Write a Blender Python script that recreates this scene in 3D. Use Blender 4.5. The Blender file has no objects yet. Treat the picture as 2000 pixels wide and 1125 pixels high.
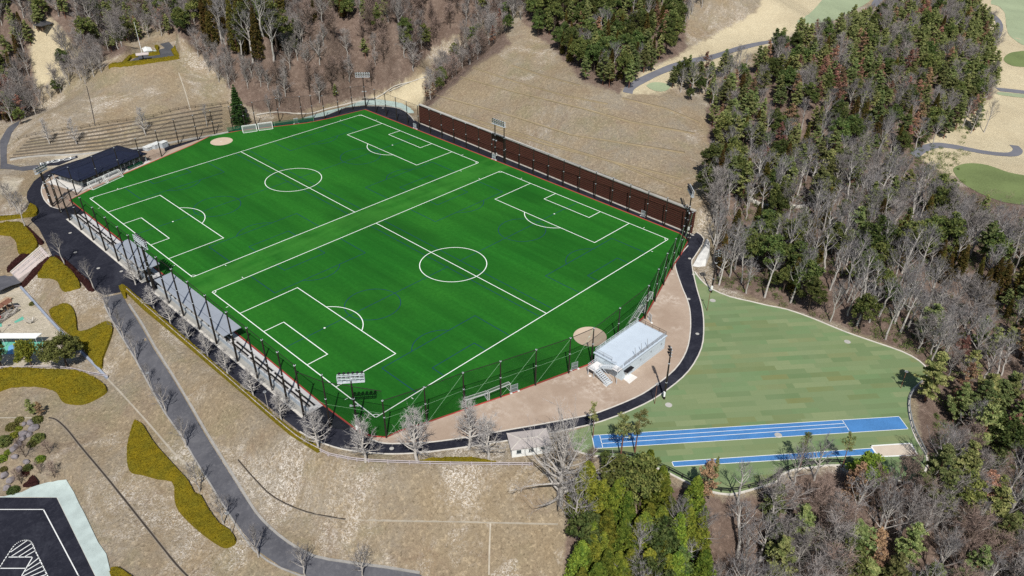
import bpy, math, random
import numpy as np
from mathutils import Vector, Matrix, geometry
R = math.radians
rng = np.random.default_rng(7)
random.seed(7)
S = bpy.context.scene
COL = S.collection

# ------------------------------------------------------------------ camera, world, sun, exposure
CAM = np.array([-67.16551931, -103.25489063, 108.62159354])
FPX = 1512.6795872789057                      # focal length in pixels of the 2000 px wide photograph
CR = np.array([[0.69384665, -0.72011599, 0.00312914],
               [-0.38635293, -0.37591897, -0.84226857],
               [0.60770736, 0.58319627, -0.53904904]])
cd = bpy.data.cameras.new("camera")
cam = bpy.data.objects.new("camera", cd)
COL.objects.link(cam)
cd.sensor_width = 36.0
cd.lens = FPX / 2000 * 36.0
cd.clip_start = 1.0
cd.clip_end = 3000.0
cam.matrix_world = Matrix(((CR[0][0], -CR[1][0], -CR[2][0], CAM[0]),
                           (CR[0][1], -CR[1][1], -CR[2][1], CAM[1]),
                           (CR[0][2], -CR[1][2], -CR[2][2], CAM[2]),
                           (0, 0, 0, 1)))
S.camera = cam
SUN_EL, SUN_AZ = R(52), R(226)
w = bpy.data.worlds.new("World")
S.world = w
w.use_nodes = True
nt = w.node_tree
bg = nt.nodes["Background"]
sky = nt.nodes.new("ShaderNodeTexSky")
sky.sky_type = 'NISHITA'
sky.sun_disc = False
sky.sun_elevation = SUN_EL
sky.sun_rotation = R(224)
nt.links.new(sky.outputs[0], bg.inputs[0])
bg.inputs[1].default_value = 0.07
sl = bpy.data.lights.new("sun", 'SUN')
sl.energy = 4.7
sl.angle = R(0.5)
sl.color = (1.0, 0.955, 0.89)
so = bpy.data.objects.new("sun", sl)
COL.objects.link(so)
sd = Vector((math.cos(SUN_AZ) * math.cos(SUN_EL), math.sin(SUN_AZ) * math.cos(SUN_EL), math.sin(SUN_EL)))
so.rotation_euler = sd.to_track_quat('Z', 'Y').to_euler()
so.location = sd * 400
S.view_settings.view_transform = 'Standard'
S.view_settings.look = 'None'
S.view_settings.exposure = 0.0
S.view_settings.gamma = 1.0
S.cycles.use_denoising = False
S.cycles.max_bounces = 5
S.cycles.diffuse_bounces = 2
S.cycles.transparent_max_bounces = 16

# ------------------------------------------------------------------ pixel <-> place
def ray(px, py):
    return CR.T @ np.array([(px - 1000) / FPX, (py - 562.5) / FPX, 1.0])

def U(px, py, z=0.0):
    d = ray(px, py)
    return CAM + d * ((z - CAM[2]) / d[2])

def proj(P):
    Y = (np.asarray(P, float) - CAM) @ CR.T
    return np.stack([1000 + FPX * Y[..., 0] / Y[..., 2], 562.5 + FPX * Y[..., 1] / Y[..., 2]], -1)

# ------------------------------------------------------------------ mesh helpers
class MB:
    def __init__(s):
        s.v, s.f = [], []

    def add(s, vs, fs):
        o = len(s.v)
        s.v += [tuple(map(float, q)) for q in vs]
        s.f += [tuple(i + o for i in q) for q in fs]
        return s

    def box(s, c, d, rz=0.0, tilt=None):
        hx, hy, hz = d[0] / 2, d[1] / 2, d[2] / 2
        m = Matrix.Rotation(rz, 3, 'Z')
        if tilt is not None:
            m = m @ tilt
        vs = []
        for x, y, z in ((-1, -1, -1), (1, -1, -1), (1, 1, -1), (-1, 1, -1), (-1, -1, 1), (1, -1, 1), (1, 1, 1), (-1, 1, 1)):
            q = m @ Vector((x * hx, y * hy, z * hz))
            vs.append((c[0] + q.x, c[1] + q.y, c[2] + q.z))
        return s.add(vs, [(3, 2, 1, 0), (4, 5, 6, 7), (0, 1, 5, 4), (1, 2, 6, 5), (2, 3, 7, 6), (3, 0, 4, 7)])

    def tube(s, a, b, r0, r1=None, n=6, cap=True):
        r1 = r0 if r1 is None else r1
        a, b = Vector(a), Vector(b)
        d = (b - a)
        if d.length < 1e-6:
            return s
        d.normalize()
        u = d.cross(Vector((0, 0, 1)) if abs(d.z) < .9 else Vector((1, 0, 0))).normalized()
        t = d.cross(u)
        vs = []
        for p, r in ((a, r0), (b, r1)):
            for k in range(n):
                an = 2 * math.pi * k / n
                vs.append(p + (u * math.cos(an) + t * math.sin(an)) * r)
        fs = [(k, (k + 1) % n, n + (k + 1) % n, n + k) for k in range(n)]
        if cap:
            fs += [tuple(range(n - 1, -1, -1)), tuple(range(n, 2 * n))]
        return s.add(vs, fs)

    def bar(s, a, b, wd, ht):
        """a rectangular bar from a to b, wd wide (level), ht high"""
        a, b = Vector(a), Vector(b)
        d = (b - a).normalized()
        n = Vector((-d.y, d.x, 0))
        n = n.normalized() if n.length > 1e-4 else Vector((1, 0, 0))
        up = d.cross(n) * -1
        if up.z < 0:
            up = -up
        vs = []
        for p in (a, b):
            for i, j in ((-1, -1), (1, -1), (1, 1), (-1, 1)):
                vs.append(p + n * (i * wd / 2) + up * (j * ht / 2))
        return s.add(vs, [(0, 1, 5, 4), (1, 2, 6, 5), (2, 3, 7, 6), (3, 0, 4, 7), (3, 2, 1, 0), (4, 5, 6, 7)])

    def prism(s, poly, z0, z1):
        n = len(poly)
        if sum(poly[i][0] * poly[(i + 1) % n][1] - poly[(i + 1) % n][0] * poly[i][1] for i in range(n)) < 0:
            poly = poly[::-1]
        vs = [(p[0], p[1], z0) for p in poly] + [(p[0], p[1], z1) for p in poly]
        return s.add(vs, [tuple(range(n - 1, -1, -1)), tuple(range(n, 2 * n))] +
                     [(i, (i + 1) % n, n + (i + 1) % n, n + i) for i in range(n)])

    def ribbon(s, pts, wd, ht, closed=False, base=0.0):
        """a kerb of width wd and height ht along pts (x, y, z of the ground under it)"""
        P = [Vector(p) for p in pts]
        n = len(P)
        vs = []
        for i in range(n):
            a = P[(i - 1) % n] if (closed or i > 0) else P[i]
            b = P[(i + 1) % n] if (closed or i < n - 1) else P[i]
            d = (b - a)
            d.z = 0
            d.normalize()
            nn = Vector((-d.y, d.x, 0)) * (wd / 2)
            for sg, z in ((-1, base - .15), (-1, ht), (1, ht), (1, base - .15)):
                q = P[i] + nn * sg
                vs.append((q.x, q.y, P[i].z + z))
        fs = []
        for i in range(n if closed else n - 1):
            a, b = i * 4, ((i + 1) % n) * 4
            fs += [(a + 1, b + 1, b, a), (a + 2, b + 2, b + 1, a + 1), (a + 3, b + 3, b + 2, a + 2)]
        if not closed:
            fs += [(0, 3, 2, 1), ((n - 1) * 4, (n - 1) * 4 + 1, (n - 1) * 4 + 2, (n - 1) * 4 + 3)]
        return s.add(vs, fs)

    def build(s, name, m, parent=None, org=None, smooth=False):
        o_ = (0, 0, 0) if org is None else org
        me = bpy.data.meshes.new(name)
        me.from_pydata([(v[0] - o_[0], v[1] - o_[1], v[2] - o_[2]) for v in s.v], [], s.f)
        if smooth:
            me.polygons.foreach_set("use_smooth", [True] * len(me.polygons))
        me.update()
        return link(name, me, m, parent, org)

def link(name, me, m, parent=None, org=None):
    if m is not None and not me.materials:
        me.materials.append(m)
    o = bpy.data.objects.new(name, me)
    COL.objects.link(o)
    if parent is not None:
        o.parent = parent
    elif org is not None:
        o.location = org
    return o

def tag(o, label=None, cat=None, group=None, kind=None):
    for k, v in (("label", label), ("category", cat), ("group", group), ("kind", kind)):
        if v:
            o[k] = v
    return o

def thing(name, label, cat, loc, group=None, rz=0.0):
    o = bpy.data.objects.new(name, None)
    COL.objects.link(o)
    o.empty_display_size = .3
    o.location = loc
    o.rotation_euler = (0, 0, rz)
    return tag(o, label, cat, group)

KIDS = {}
def copy_tree(o, loc=None, rz=None, sc=None, label=None, group=None, name=None):
    c = o.copy()
    COL.objects.link(c)
    if loc is not None:
        c.location = loc
    if rz is not None:
        c.rotation_euler = (0, 0, rz)
    if sc is not None:
        c.scale = sc
    if label:
        c['label'] = label
    if group:
        c['group'] = group
    def rec(src, dst):
        if src.name not in KIDS:
            KIDS[src.name] = list(src.children)
        for ch in KIDS[src.name]:
            d = ch.copy()
            COL.objects.link(d)
            d.parent = dst
            rec(ch, d)
    rec(o, c)
    return c

# ------------------------------------------------------------------ materials
def lin(r, g, b):
    f = lambda c: (c / 255 / 12.92) if c / 255 <= .04045 else ((c / 255 + .055) / 1.055) ** 2.4
    return (f(r), f(g), f(b), 1)

def N(nt, t, **kw):
    n = nt.nodes.new(t)
    for k, v in kw.items():
        if k in n.bl_rna.properties:
            setattr(n, k, v)
        else:
            n.inputs[k].default_value = v
    return n

def newmat(name, rough=.9, spec=.2):
    m = bpy.data.materials.new(name)
    m.use_nodes = True
    b = m.node_tree.nodes["Principled BSDF"]
    b.inputs["Roughness"].default_value = rough
    b.inputs["Specular IOR Level"].default_value = spec
    return m, m.node_tree, b

def c4(c):
    return tuple(c) if len(c) == 4 else (*c, 1)

def pos(nt, scale=(1, 1, 1), rot=(0, 0, 0)):
    g = N(nt, "ShaderNodeNewGeometry")
    mp = N(nt, "ShaderNodeMapping")
    mp.inputs["Scale"].default_value = scale
    mp.inputs["Rotation"].default_value = rot
    nt.links.new(g.outputs["Position"], mp.inputs["Vector"])
    return mp.outputs["Vector"]

def noise(nt, vec, scale, detail=4, rough=.55, lo=.35, hi=.65, dist=0.0):
    n = N(nt, "ShaderNodeTexNoise", Scale=scale, Detail=detail, Roughness=rough, Distortion=dist)
    nt.links.new(vec, n.inputs["Vector"])
    r = N(nt, "ShaderNodeMapRange", clamp=True)
    r.inputs["From Min"].default_value = lo
    r.inputs["From Max"].default_value = hi
    nt.links.new(n.outputs["Fac"], r.inputs["Value"])
    return r.outputs["Result"]

def mix(nt, fac, a, b, mode='MIX'):
    m = N(nt, "ShaderNodeMix", data_type='RGBA', blend_type=mode)
    for sock, v in ((m.inputs[0], fac), (m.inputs[6], a), (m.inputs[7], b)):
        if isinstance(v, (int, float)):
            sock.default_value = v
        elif isinstance(v, tuple):
            sock.default_value = c4(v)
        else:
            nt.links.new(v, sock)
    return m.outputs[2]

def math_(nt, op, a, b=None):
    m = N(nt, "ShaderNodeMath", operation=op)
    for i, v in enumerate((a, b)):
        if v is None:
            continue
        if isinstance(v, (int, float)):
            m.inputs[i].default_value = v
        else:
            nt.links.new(v, m.inputs[i])
    return m.outputs[0]

def bump(nt, b, h, strength=.4, dist=.1):
    n = N(nt, "ShaderNodeBump", Strength=strength, Distance=dist)
    nt.links.new(h, n.inputs["Height"])
    nt.links.new(n.outputs[0], b.inputs["Normal"])

def plain(name, c, var=.25, scale=1.0, rough=.8, spec=.2, fine=8.0, metal=0.0):
    """colour c with large soft wear and fine grain of strength var"""
    m, nt, b = newmat(name, rough, spec)
    v = pos(nt)
    c = c4(c)
    dk = tuple(x * (1 - var) for x in c[:3])
    lt = tuple(min(1, x * (1 + var * .7)) for x in c[:3])
    a = mix(nt, noise(nt, v, scale, 5), dk, c[:3])
    a = mix(nt, math_(nt, 'MULTIPLY', noise(nt, v, fine, 2), .5), a, lt)
    nt.links.new(a, b.inputs["Base Color"])
    b.inputs["Metallic"].default_value = metal
    return m

def veil(name, c, alpha):
    """a fine mesh net: mostly open"""
    m, nt, b = newmat(name, .9, 0)
    nt.nodes.remove(b)
    tr = N(nt, "ShaderNodeBsdfTransparent")
    df = N(nt, "ShaderNodeBsdfDiffuse")
    df.inputs[0].default_value = c4(c)
    mx = N(nt, "ShaderNodeMixShader")
    mx.inputs[0].default_value = alpha
    nt.links.new(tr.outputs[0], mx.inputs[1])
    nt.links.new(df.outputs[0], mx.inputs[2])
    nt.links.new(mx.outputs[0], nt.nodes["Material Output"].inputs[0])
    return m

def island(nt):
    return N(nt, "ShaderNodeNewGeometry").outputs["Random Per Island"]

def leafmat(name, dark, mid, light, accent=None, acc=.0, lt=1.0):
    m, nt, b = newmat(name, .75, .15)
    i = island(nt)
    a = mix(nt, i, dark, mid)
    v = pos(nt)
    a = mix(nt, math_(nt, 'MULTIPLY', noise(nt, v, .9, 3, .6, .4, .68), lt), a, light)
    oi = N(nt, "ShaderNodeObjectInfo").outputs["Random"]
    a2 = mix(nt, 1.0, a, (1, 1, 1), 'MULTIPLY')
    mm = N(nt, "ShaderNodeHueSaturation")
    r = N(nt, "ShaderNodeMapRange")
    r.inputs["To Min"].default_value = .70
    r.inputs["To Max"].default_value = 1.6
    nt.links.new(oi, r.inputs["Value"])
    nt.links.new(r.outputs[0], mm.inputs["Value"])
    r2 = N(nt, "ShaderNodeMapRange")
    r2.inputs["To Min"].default_value = .465
    r2.inputs["To Max"].default_value = .520
    nt.links.new(math_(nt, 'FRACT', math_(nt, 'MULTIPLY', oi, 7.31)), r2.inputs["Value"])
    nt.links.new(r2.outputs[0], mm.inputs["Hue"])
    nt.links.new(a2, mm.inputs["Color"])
    out = mm.outputs[0]
    if accent:
        out = mix(nt, math_(nt, 'MULTIPLY', noise(nt, v, .16, 2, .5, .45, .6), acc), out, accent)
    nt.links.new(out, b.inputs["Base Color"])
    # thin leaves let some light through
    tl = N(nt, "ShaderNodeBsdfTranslucent")
    nt.links.new(out, tl.inputs[0])
    mx = N(nt, "ShaderNodeMixShader")
    mx.inputs[0].default_value = .30
    nt.links.new(b.outputs[0], mx.inputs[1])
    nt.links.new(tl.outputs[0], mx.inputs[2])
    nt.links.new(mx.outputs[0], nt.nodes["Material Output"].inputs[0])
    return m

M = {}
def clay():
    m, nt, b = newmat("brown_clay", .95, .1)
    v = pos(nt)
    a = mix(nt, noise(nt, v, .12, 5, .6, .38, .62), (.36, .275, .21), (.44, .35, .275))
    a = mix(nt, math_(nt, 'MULTIPLY', noise(nt, v, 1.6, 5, .75, .35, .65), .4), a, (.31, .235, .18))
    a = mix(nt, math_(nt, 'MULTIPLY', math_(nt, 'MULTIPLY', noise(nt, v, .07, 3, .6, .5, .64), noise(nt, v, .8, 5, .8, .45, .6)), .7), a, (.62, .54, .46))
    nt.links.new(a, b.inputs["Base Color"])
    return m
# artificial turf: pile laid in long strips along y, soft worn bands
def turf():
    m, nt, b = newmat("artificial_turf", .85, .12)
    st = noise(nt, pos(nt, (1.0, .03, 1)), .55, 5, .62, .3, .7)
    st2 = noise(nt, pos(nt, (3.2, .10, 1)), .9, 3, .6, .3, .7)
    bl = noise(nt, pos(nt), .028, 4, .5, .36, .64)
    fi = noise(nt, pos(nt), 1.1, 5, .8, .36, .64)
    a = mix(nt, st, (.0098, .101, .0098), (.0200, .170, .0165))
    a = mix(nt, math_(nt, 'MULTIPLY', st2, .35), a, (.012, .095, .0085))
    a = mix(nt, math_(nt, 'MULTIPLY', bl, .65), a, (.032, .19, .018))
    a = mix(nt, math_(nt, 'MULTIPLY', fi, .5), a, (.0080, .080, .0075))
    dkp = noise(nt, pos(nt, (1, .35, 1), (0, 0, .2)), .045, 4, .6, .52, .66)
    a = mix(nt, math_(nt, 'MULTIPLY', dkp, .55), a, (.0080, .068, .0068))
    bw_ = noise(nt, pos(nt, (1, .02, 1)), .16, 2, .4, .42, .58)
    a = mix(nt, math_(nt, 'MULTIPLY', bw_, .38), a, (.0085, .078, .0075))
    # worn, paler walkway between the pitches
    g = N(nt, "ShaderNodeNewGeometry")
    sx = N(nt, "ShaderNodeSeparateXYZ")
    nt.links.new(g.outputs["Position"], sx.inputs[0])
    d = math_(nt, 'ABSOLUTE', math_(nt, 'SUBTRACT', sx.outputs[1], 73.4))
    r = N(nt, "ShaderNodeMapRange", clamp=True)
    r.inputs["From Min"].default_value = 4.6
    r.inputs["From Max"].default_value = 6.2
    r.inputs["To Min"].default_value = 1
    r.inputs["To Max"].default_value = 0
    nt.links.new(d, r.inputs["Value"])
    pa = noise(nt, pos(nt, (.35, 1, 1)), .22, 4, .6, .3, .6)
    a = mix(nt, math_(nt, 'MULTIPLY', math_(nt, 'MULTIPLY', r.outputs[0], pa), .40), a, (.060, .245, .034))
    nt.links.new(a, b.inputs["Base Color"])
    bump(nt, b, fi, .25, .04)
    return m

def asphalt(name, c, c2, wear, worn=.5):
    m, nt, b = newmat(name, .95, .10)
    v = pos(nt)
    a = mix(nt, noise(nt, v, .22, 6, .6, .35, .65), c, c2)
    a = mix(nt, math_(nt, 'MULTIPLY', noise(nt, v, .10, 6, .7, .50, .66, 1.5), .35), a, wear)
    a = mix(nt, math_(nt, 'MULTIPLY', noise(nt, v, 1.4, 4, .7, .5, .75), worn), a, wear)
    a = mix(nt, math_(nt, 'MULTIPLY', noise(nt, v, 9, 2, .7, .4, .8), .35), a, wear)
    nt.links.new(a, b.inputs["Base Color"])
    return m

def drysoil():
    """dry winter grass / leaf litter / straw fairway, chosen by the zone attributes of the ground mesh"""
    m, nt, b = newmat("winter_ground", .95, .08)
    v = pos(nt)
    f1 = noise(nt, v, .05, 5, .6, .40, .60)
    f2 = noise(nt, v, .35, 6, .7, .38, .62)
    f3 = noise(nt, v, 1.1, 6, .8, .42, .58)
    f4 = noise(nt, pos(nt, (1, 1, 1), (.5, .1, .3)), 2.1, 4, .75, .43, .57)
    # tawny, greyish, ochre and olive swards in broad patches
    gr = mix(nt, f1, (.312, .246, .162), (.305, .270, .218))
    bp = noise(nt, v, .075, 5, .65, .50, .62, .6)
    gr = mix(nt, math_(nt, 'MULTIPLY', bp, .5), gr, (.310, .225, .135))
    gp = noise(nt, pos(nt, (1, 1, 1), (.3, .2, .9)), .06, 5, .65, .52, .64, .6)
    gr = mix(nt, math_(nt, 'MULTIPLY', gp, .55), gr, (.225, .215, .118))
    rp = noise(nt, pos(nt, (1, 1, 1), (.1, .7, .2)), .09, 5, .65, .54, .66, .6)
    gr = mix(nt, math_(nt, 'MULTIPLY', rp, .45), gr, (.225, .150, .110))
    gr = mix(nt, math_(nt, 'MULTIPLY', f2, .3), gr, (.215, .172, .122))
    gr = mix(nt, math_(nt, 'MULTIPLY', f4, .34), gr, (.120, .092, .060))  # fine dark and pale mottle: grass tone plus painted-in shading of the tufts
    gr = mix(nt, math_(nt, 'MULTIPLY', f3, .36), gr, (.47, .385, .26))
    # pale straw lying in flecked patches
    pt = noise(nt, v, .034, 5, .7, .50, .62, .8)
    fl = noise(nt, v, 1.3, 5, .85, .50, .56, 2.2)
    gr = mix(nt, math_(nt, 'MULTIPLY', math_(nt, 'MULTIPLY', pt, fl), .95), gr, (.74, .69, .62))
    sp = noise(nt, v, 1.5, 3, .7, .58, .66)
    gr = mix(nt, math_(nt, 'MULTIPLY', sp, .5), gr, (.10, .078, .050))
    li = mix(nt, f2, (.165, .118, .094), (.245, .185, .150))
    li = mix(nt, math_(nt, 'MULTIPLY', f3, .5), li, (.105, .074, .058))
    st = mix(nt, f1, (.60, .525, .36), (.54, .465, .315))
    st = mix(nt, math_(nt, 'MULTIPLY', f2, .3), st, (.43, .36, .235))
    sa = mix(nt, f2, (.56, .50, .40), (.47, .42, .32))
    be = math_(nt, 'MULTIPLY', noise(nt, v, .5, 5, .7, .3, .7), .5)
    out = gr
    for nm, colr in (("litter", li), ("straw", st), ("sand", sa)):
        at = N(nt, "ShaderNodeAttribute", attribute_name=nm)
        k = math_(nt, 'ADD', at.outputs["Fac"], math_(nt, 'MULTIPLY', math_(nt, 'SUBTRACT', noise(nt, v, .25, 5, .7, .2, .8), .5), .7))
        r = N(nt, "ShaderNodeMapRange", clamp=True)
        r.inputs["From Min"].default_value = .35
        r.inputs["From Max"].default_value = .65
        nt.links.new(k, r.inputs["Value"])
        out = mix(nt, r.outputs[0], out, colr)
    nt.links.new(out, b.inputs["Base Color"])
    bump(nt, b, f3, .6, .25)
    return m

def patchturf():
    """strips of laid turf in slightly different greens"""
    m, nt, b = newmat("patchwork_turf", .9, .1)
    d = U(1756, 813) - U(1156, 850)
    an = math.atan2(d[1], d[0])
    v = pos(nt, (1, 1, 1), (0, 0, -an))
    def br(wd, ht, off, c1, c2, bias, sq=1.0):
        n = N(nt, "ShaderNodeTexBrick", offset=off, squash=sq)
        n.inputs["Color1"].default_value = c4(c1)
        n.inputs["Color2"].default_value = c4(c2)
        n.inputs["Mortar"].default_value = c4(tuple((p + q) * .46 for p, q in zip(c1, c2)))
        n.inputs["Scale"].default_value = 1
        n.inputs["Mortar Size"].default_value = .02
        n.inputs["Bias"].default_value = bias
        n.inputs["Brick Width"].default_value = wd
        n.inputs["Row Height"].default_value = ht
        nt.links.new(v, n.inputs["Vector"])
        return n.outputs["Color"]
    a = br(7.5, 1.6, .37, (.135, .200, .092), (.235, .280, .145), .0)
    k1 = br(6.0, 1.6, .61, (0, 0, 0), (1, 1, 1), .0)
    k2 = br(6.8, 1.6, .29, (0, 0, 0), (1, 1, 1), .0)
    def over(k, lo):
        r = N(nt, "ShaderNodeMapRange", clamp=True)
        r.inputs["From Min"].default_value = lo
        r.inputs["From Max"].default_value = lo + .04
        sp_ = N(nt, "ShaderNodeSeparateColor")
        nt.links.new(k, sp_.inputs[0])
        nt.links.new(sp_.outputs[0], r.inputs["Value"])
        return r.outputs[0]
    a = mix(nt, math_(nt, 'MULTIPLY', over(k1, .70), .6), a, (.148, .245, .112))
    a = mix(nt, math_(nt, 'MULTIPLY', over(k2, .84), .55), a, (.235, .245, .118))
    a = mix(nt, math_(nt, 'MULTIPLY', over(k1, .92), .7), a, (.20, .190, .072))
    a = mix(nt, math_(nt, 'MULTIPLY', over(k2, .92), .6), a, (.125, .175, .070))
    f = noise(nt, pos(nt), 1.8, 5, .75, .3, .7)
    a = mix(nt, math_(nt, 'MULTIPLY', f, .3), a, (.14, .20, .085))
    g = noise(nt, pos(nt), .09, 4, .6, .4, .65)
    a = mix(nt, math_(nt, 'MULTIPLY', g, .35), a, (.185, .245, .130))
    nt.links.new(a, b.inputs["Base Color"])
    return m

def siding(name, c, c2, axis_scale, rough=.8):
    """boards: horizontal courses along z"""
    m, nt, b = newmat(name, rough, .15)
    v = pos(nt, (.12, .12, 1.0))
    n = noise(nt, v, 4.0, 4, .7, .3, .7)
    wv = N(nt, "ShaderNodeTexWave", wave_type='BANDS', bands_direction='Z', wave_profile='SIN')
    wv.inputs["Scale"].default_value = axis_scale
    wv.inputs["Distortion"].default_value = .4
    nt.links.new(pos(nt), wv.inputs["Vector"])
    r = N(nt, "ShaderNodeMapRange", clamp=True)
    r.inputs["From Min"].default_value = .0
    r.inputs["From Max"].default_value = .35
    nt.links.new(wv.outputs["Fac"], r.inputs["Value"])
    a = mix(nt, n, c, c2)
    a = mix(nt, r.outputs[0], tuple(x * .35 for x in c[:3]), a)
    nt.links.new(a, b.inputs["Base Color"])
    bump(nt, b, r.outputs[0], .5, .08)
    return m

M['turf'] = turf()
M['ground'] = drysoil()
M['court'] = patchturf()
M['asphalt'] = asphalt("fresh_asphalt", (.011, .012, .020), (.019, .020, .030), (.060, .063, .080), .42)
M['road'] = asphalt("old_asphalt", (.068, .070, .082), (.098, .100, .114), (.165, .165, .175), .5)
M['lookpave'] = asphalt("dark_pavement", (.06, .065, .075), (.085, .09, .10), (.13, .13, .14), .4)
M['cart'] = asphalt("cart_path", (.13, .135, .16), (.16, .165, .19), (.2, .2, .22), .3)
M['white'] = plain("white_paint", (.80, .82, .80), .12, .8, .6)
M['lines'] = plain("pitch_line_white", (.90, .93, .90), .08, .5, .8)
M['blue_line'] = plain("pitch_line_blue", (.008, .03, .11), .15, .5, .8)
M['red'] = plain("red_kerb_paint", (.44, .075, .06), .25, .6, .8)
M['kerb'] = plain("pale_concrete", (.62, .59, .53), .25, .7, .9)
M['concrete'] = plain("concrete", (.44, .43, .40), .25, .5, .9)
M['stand'] = plain("stand_concrete", (.74, .73, .72), .15, .6, .85)
M['standwall'] = plain("stand_wall_paint", (.52, .58, .64), .12, .6, .85)
M['pad'] = plain("white_concrete", (.74, .72, .68), .12, .8, .9)
M['mint'] = plain("pale_green_concrete", (.42, .53, .50), .22, .35, .9)
M['cyan'] = plain("pale_cyan_sheeting", (.44, .52, .50), .25, .5, .85)
M['dirt'] = clay()
M['sandmat'] = plain("bullpen_clay", (.56, .45, .34), .16, .4, .95)
M['pitsand'] = plain("sandpit_sand", (.58, .50, .41), .12, .5, .95)
M['track'] = plain("blue_track", (.070, .215, .48), .24, .25, .8, .2, 3)
M['dark'] = plain("dark_brown_steel", (.022, .017, .015), .2, 1, .5, .4)
M['black'] = plain("black_metal", (.012, .012, .014), .2, 1, .5, .4)
M['grey'] = plain("grey_metal", (.30, .32, .34), .2, 1, .5, .4)
M['silver'] = plain("galvanised_steel", (.55, .60, .64), .15, 1.5, .45, .5)
M['wire'] = plain("pale_green_cable", (.25, .42, .26), .15, 1, .6)
M['roofgrey'] = plain("grey_sheet_roof", (.40, .44, .50), .10, .4, .6, .3)
M['navy'] = siding("navy_sheet_roof", (.015, .019, .040), (.022, .028, .055), .05, .7)
M['wallwood'] = siding("red_brown_timber_wall", (.078, .028, .021), (.122, .048, .034), .5)
M['deck'] = plain("pale_blue_deck", (.52, .60, .68), .08, .5, .6, .3)
M['deckwall'] = plain("pale_blue_wall", (.55, .64, .70), .08, .5, .6, .3)
M['glass'] = plain("window_glass", (.05, .07, .08), .1, 1, .1, .6)
M['wood'] = plain("weathered_wood", (.25, .17, .11), .3, 2, .85)
M['stairs'] = plain("pinkish_paving", (.56, .49, .46), .14, .8, .9)
M['drain'] = plain('drain_concrete', (.25, .225, .19), .3, 1, .95)
M['drainshade'] = plain('drain_shade', (.05, .04, .032), .3, 1, .95)  # near-black colour stands in for the shade inside the channels
M['gutter'] = plain('gutter_concrete', (.33, .32, .30), .25, .8, .95)
M['rock'] = plain("garden_rock", (.23, .21, .22), .45, .8, .95, .1, 3)
M['rubber_g'] = plain("green_rubber", (.13, .42, .32), .12, .6, .9)
M['rubber_b'] = plain("blue_rubber", (.16, .36, .60), .12, .6, .9)
M['redplastic'] = plain("red_plastic", (.5, .05, .06), .1, 1, .5, .4)
M['yellow'] = plain("yellow_plastic", (.6, .42, .05), .1, 1, .5, .4)
M['fencewood'] = plain("grey_mauve_rail", (.52, .47, .48), .2, 2, .8)
M['lamp'] = plain("lamp_glass", (.75, .80, .85), .1, 1, .3, .5)
M['green_fairway'] = plain("fairway_green", (.30, .355, .225), .22, .06, .9, .1, 1.5)
M['green_putting'] = plain("putting_green", (.16, .205, .082), .25, .1, .9, .1, 2)
M['net'] = veil("net_mesh", (.010, .014, .010), .16)
M['net2'] = veil('net_mesh_fine', (.010, .016, .010), .26)
M['netw'] = veil("white_net_mesh", (.7, .7, .7), .16)
M['greenscreen'] = veil("green_windbreak", (.01, .10, .05), .62)
M['bark'] = plain("grey_bark", (.42, .395, .365), .3, 2, .95, .1, 6)
M['barkdark'] = plain("dark_bark", (.10, .075, .06), .35, 2, .95, .1, 6)
M['barkred'] = plain("red_pine_bark", (.22, .11, .075), .35, 2, .95, .1, 6)

def twig(name, a, bb, lo=.75, hi=1.3):
    m, nt, b = newmat(name, .95, .05)
    oi = N(nt, "ShaderNodeObjectInfo").outputs["Random"]
    c = mix(nt, island(nt), a, bb)
    h = N(nt, "ShaderNodeHueSaturation")
    r = N(nt, "ShaderNodeMapRange")
    r.inputs["To Min"].default_value = lo
    r.inputs["To Max"].default_value = hi
    nt.links.new(oi, r.inputs["Value"])
    nt.links.new(r.outputs[0], h.inputs["Value"])
    nt.links.new(c, h.inputs["Color"])
    nt.links.new(h.outputs[0], b.inputs["Base Color"])
    return m
M['twig'] = twig("grey_twigs", (.135, .128, .130), (.27, .258, .258))
M['twiggrey'] = twig("dense_grey_twigs", (.190, .172, .164), (.33, .303, .288))
M['twigbrown'] = twig("brown_twigs", (.185, .135, .115), (.33, .25, .21))
M['twigpale'] = twig("pale_twigs", (.34, .325, .315), (.50, .48, .465), .9, 1.1)
M['pine'] = leafmat("pine_needles", (.075, .115, .035), (.185, .225, .080), (.31, .33, .135))
M['ever'] = leafmat("evergreen_leaves", (.030, .056, .017), (.092, .135, .038), (.175, .205, .062))
M['bright'] = leafmat("bright_evergreen_leaves", (.035, .075, .012), (.175, .225, .034), (.36, .36, .046), lt=.4)
M['cedar'] = leafmat("cedar_needles", (.030, .042, .010), (.095, .085, .020), (.16, .115, .030))
M['wither'] = leafmat("withered_needles", (.15, .085, .060), (.30, .175, .120), (.42, .27, .165))
M['fir'] = leafmat("fir_needles", (.016, .055, .012), (.05, .115, .028), (.085, .165, .04))
M['olive'] = leafmat("olive_leaves", (.055, .06, .016), (.12, .125, .035), (.18, .17, .055))
M['redleaf'] = leafmat("dark_red_leaves", (.035, .010, .010), (.07, .022, .02), (.10, .04, .03))
def hedgemat(name, c1, c2, c3):
    m, nt, b = newmat(name, .9, .1)
    v = pos(nt)
    a = mix(nt, noise(nt, v, .35, 4, .6, .35, .65), c1, c2)
    f = noise(nt, v, 2.6, 5, .75, .3, .7)
    a = mix(nt, math_(nt, 'MULTIPLY', f, .7), a, c3)
    nt.links.new(a, b.inputs["Base Color"])
    bump(nt, b, f, .9, .3)
    return m
M['hedge'] = hedgemat("clipped_yellow_hedge", (.33, .245, .014), (.235, .20, .018), (.12, .10, .010))
M['hedgered'] = hedgemat("clipped_red_shrub", (.075, .028, .024), (.055, .02, .018), (.025, .010, .010))

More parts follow.
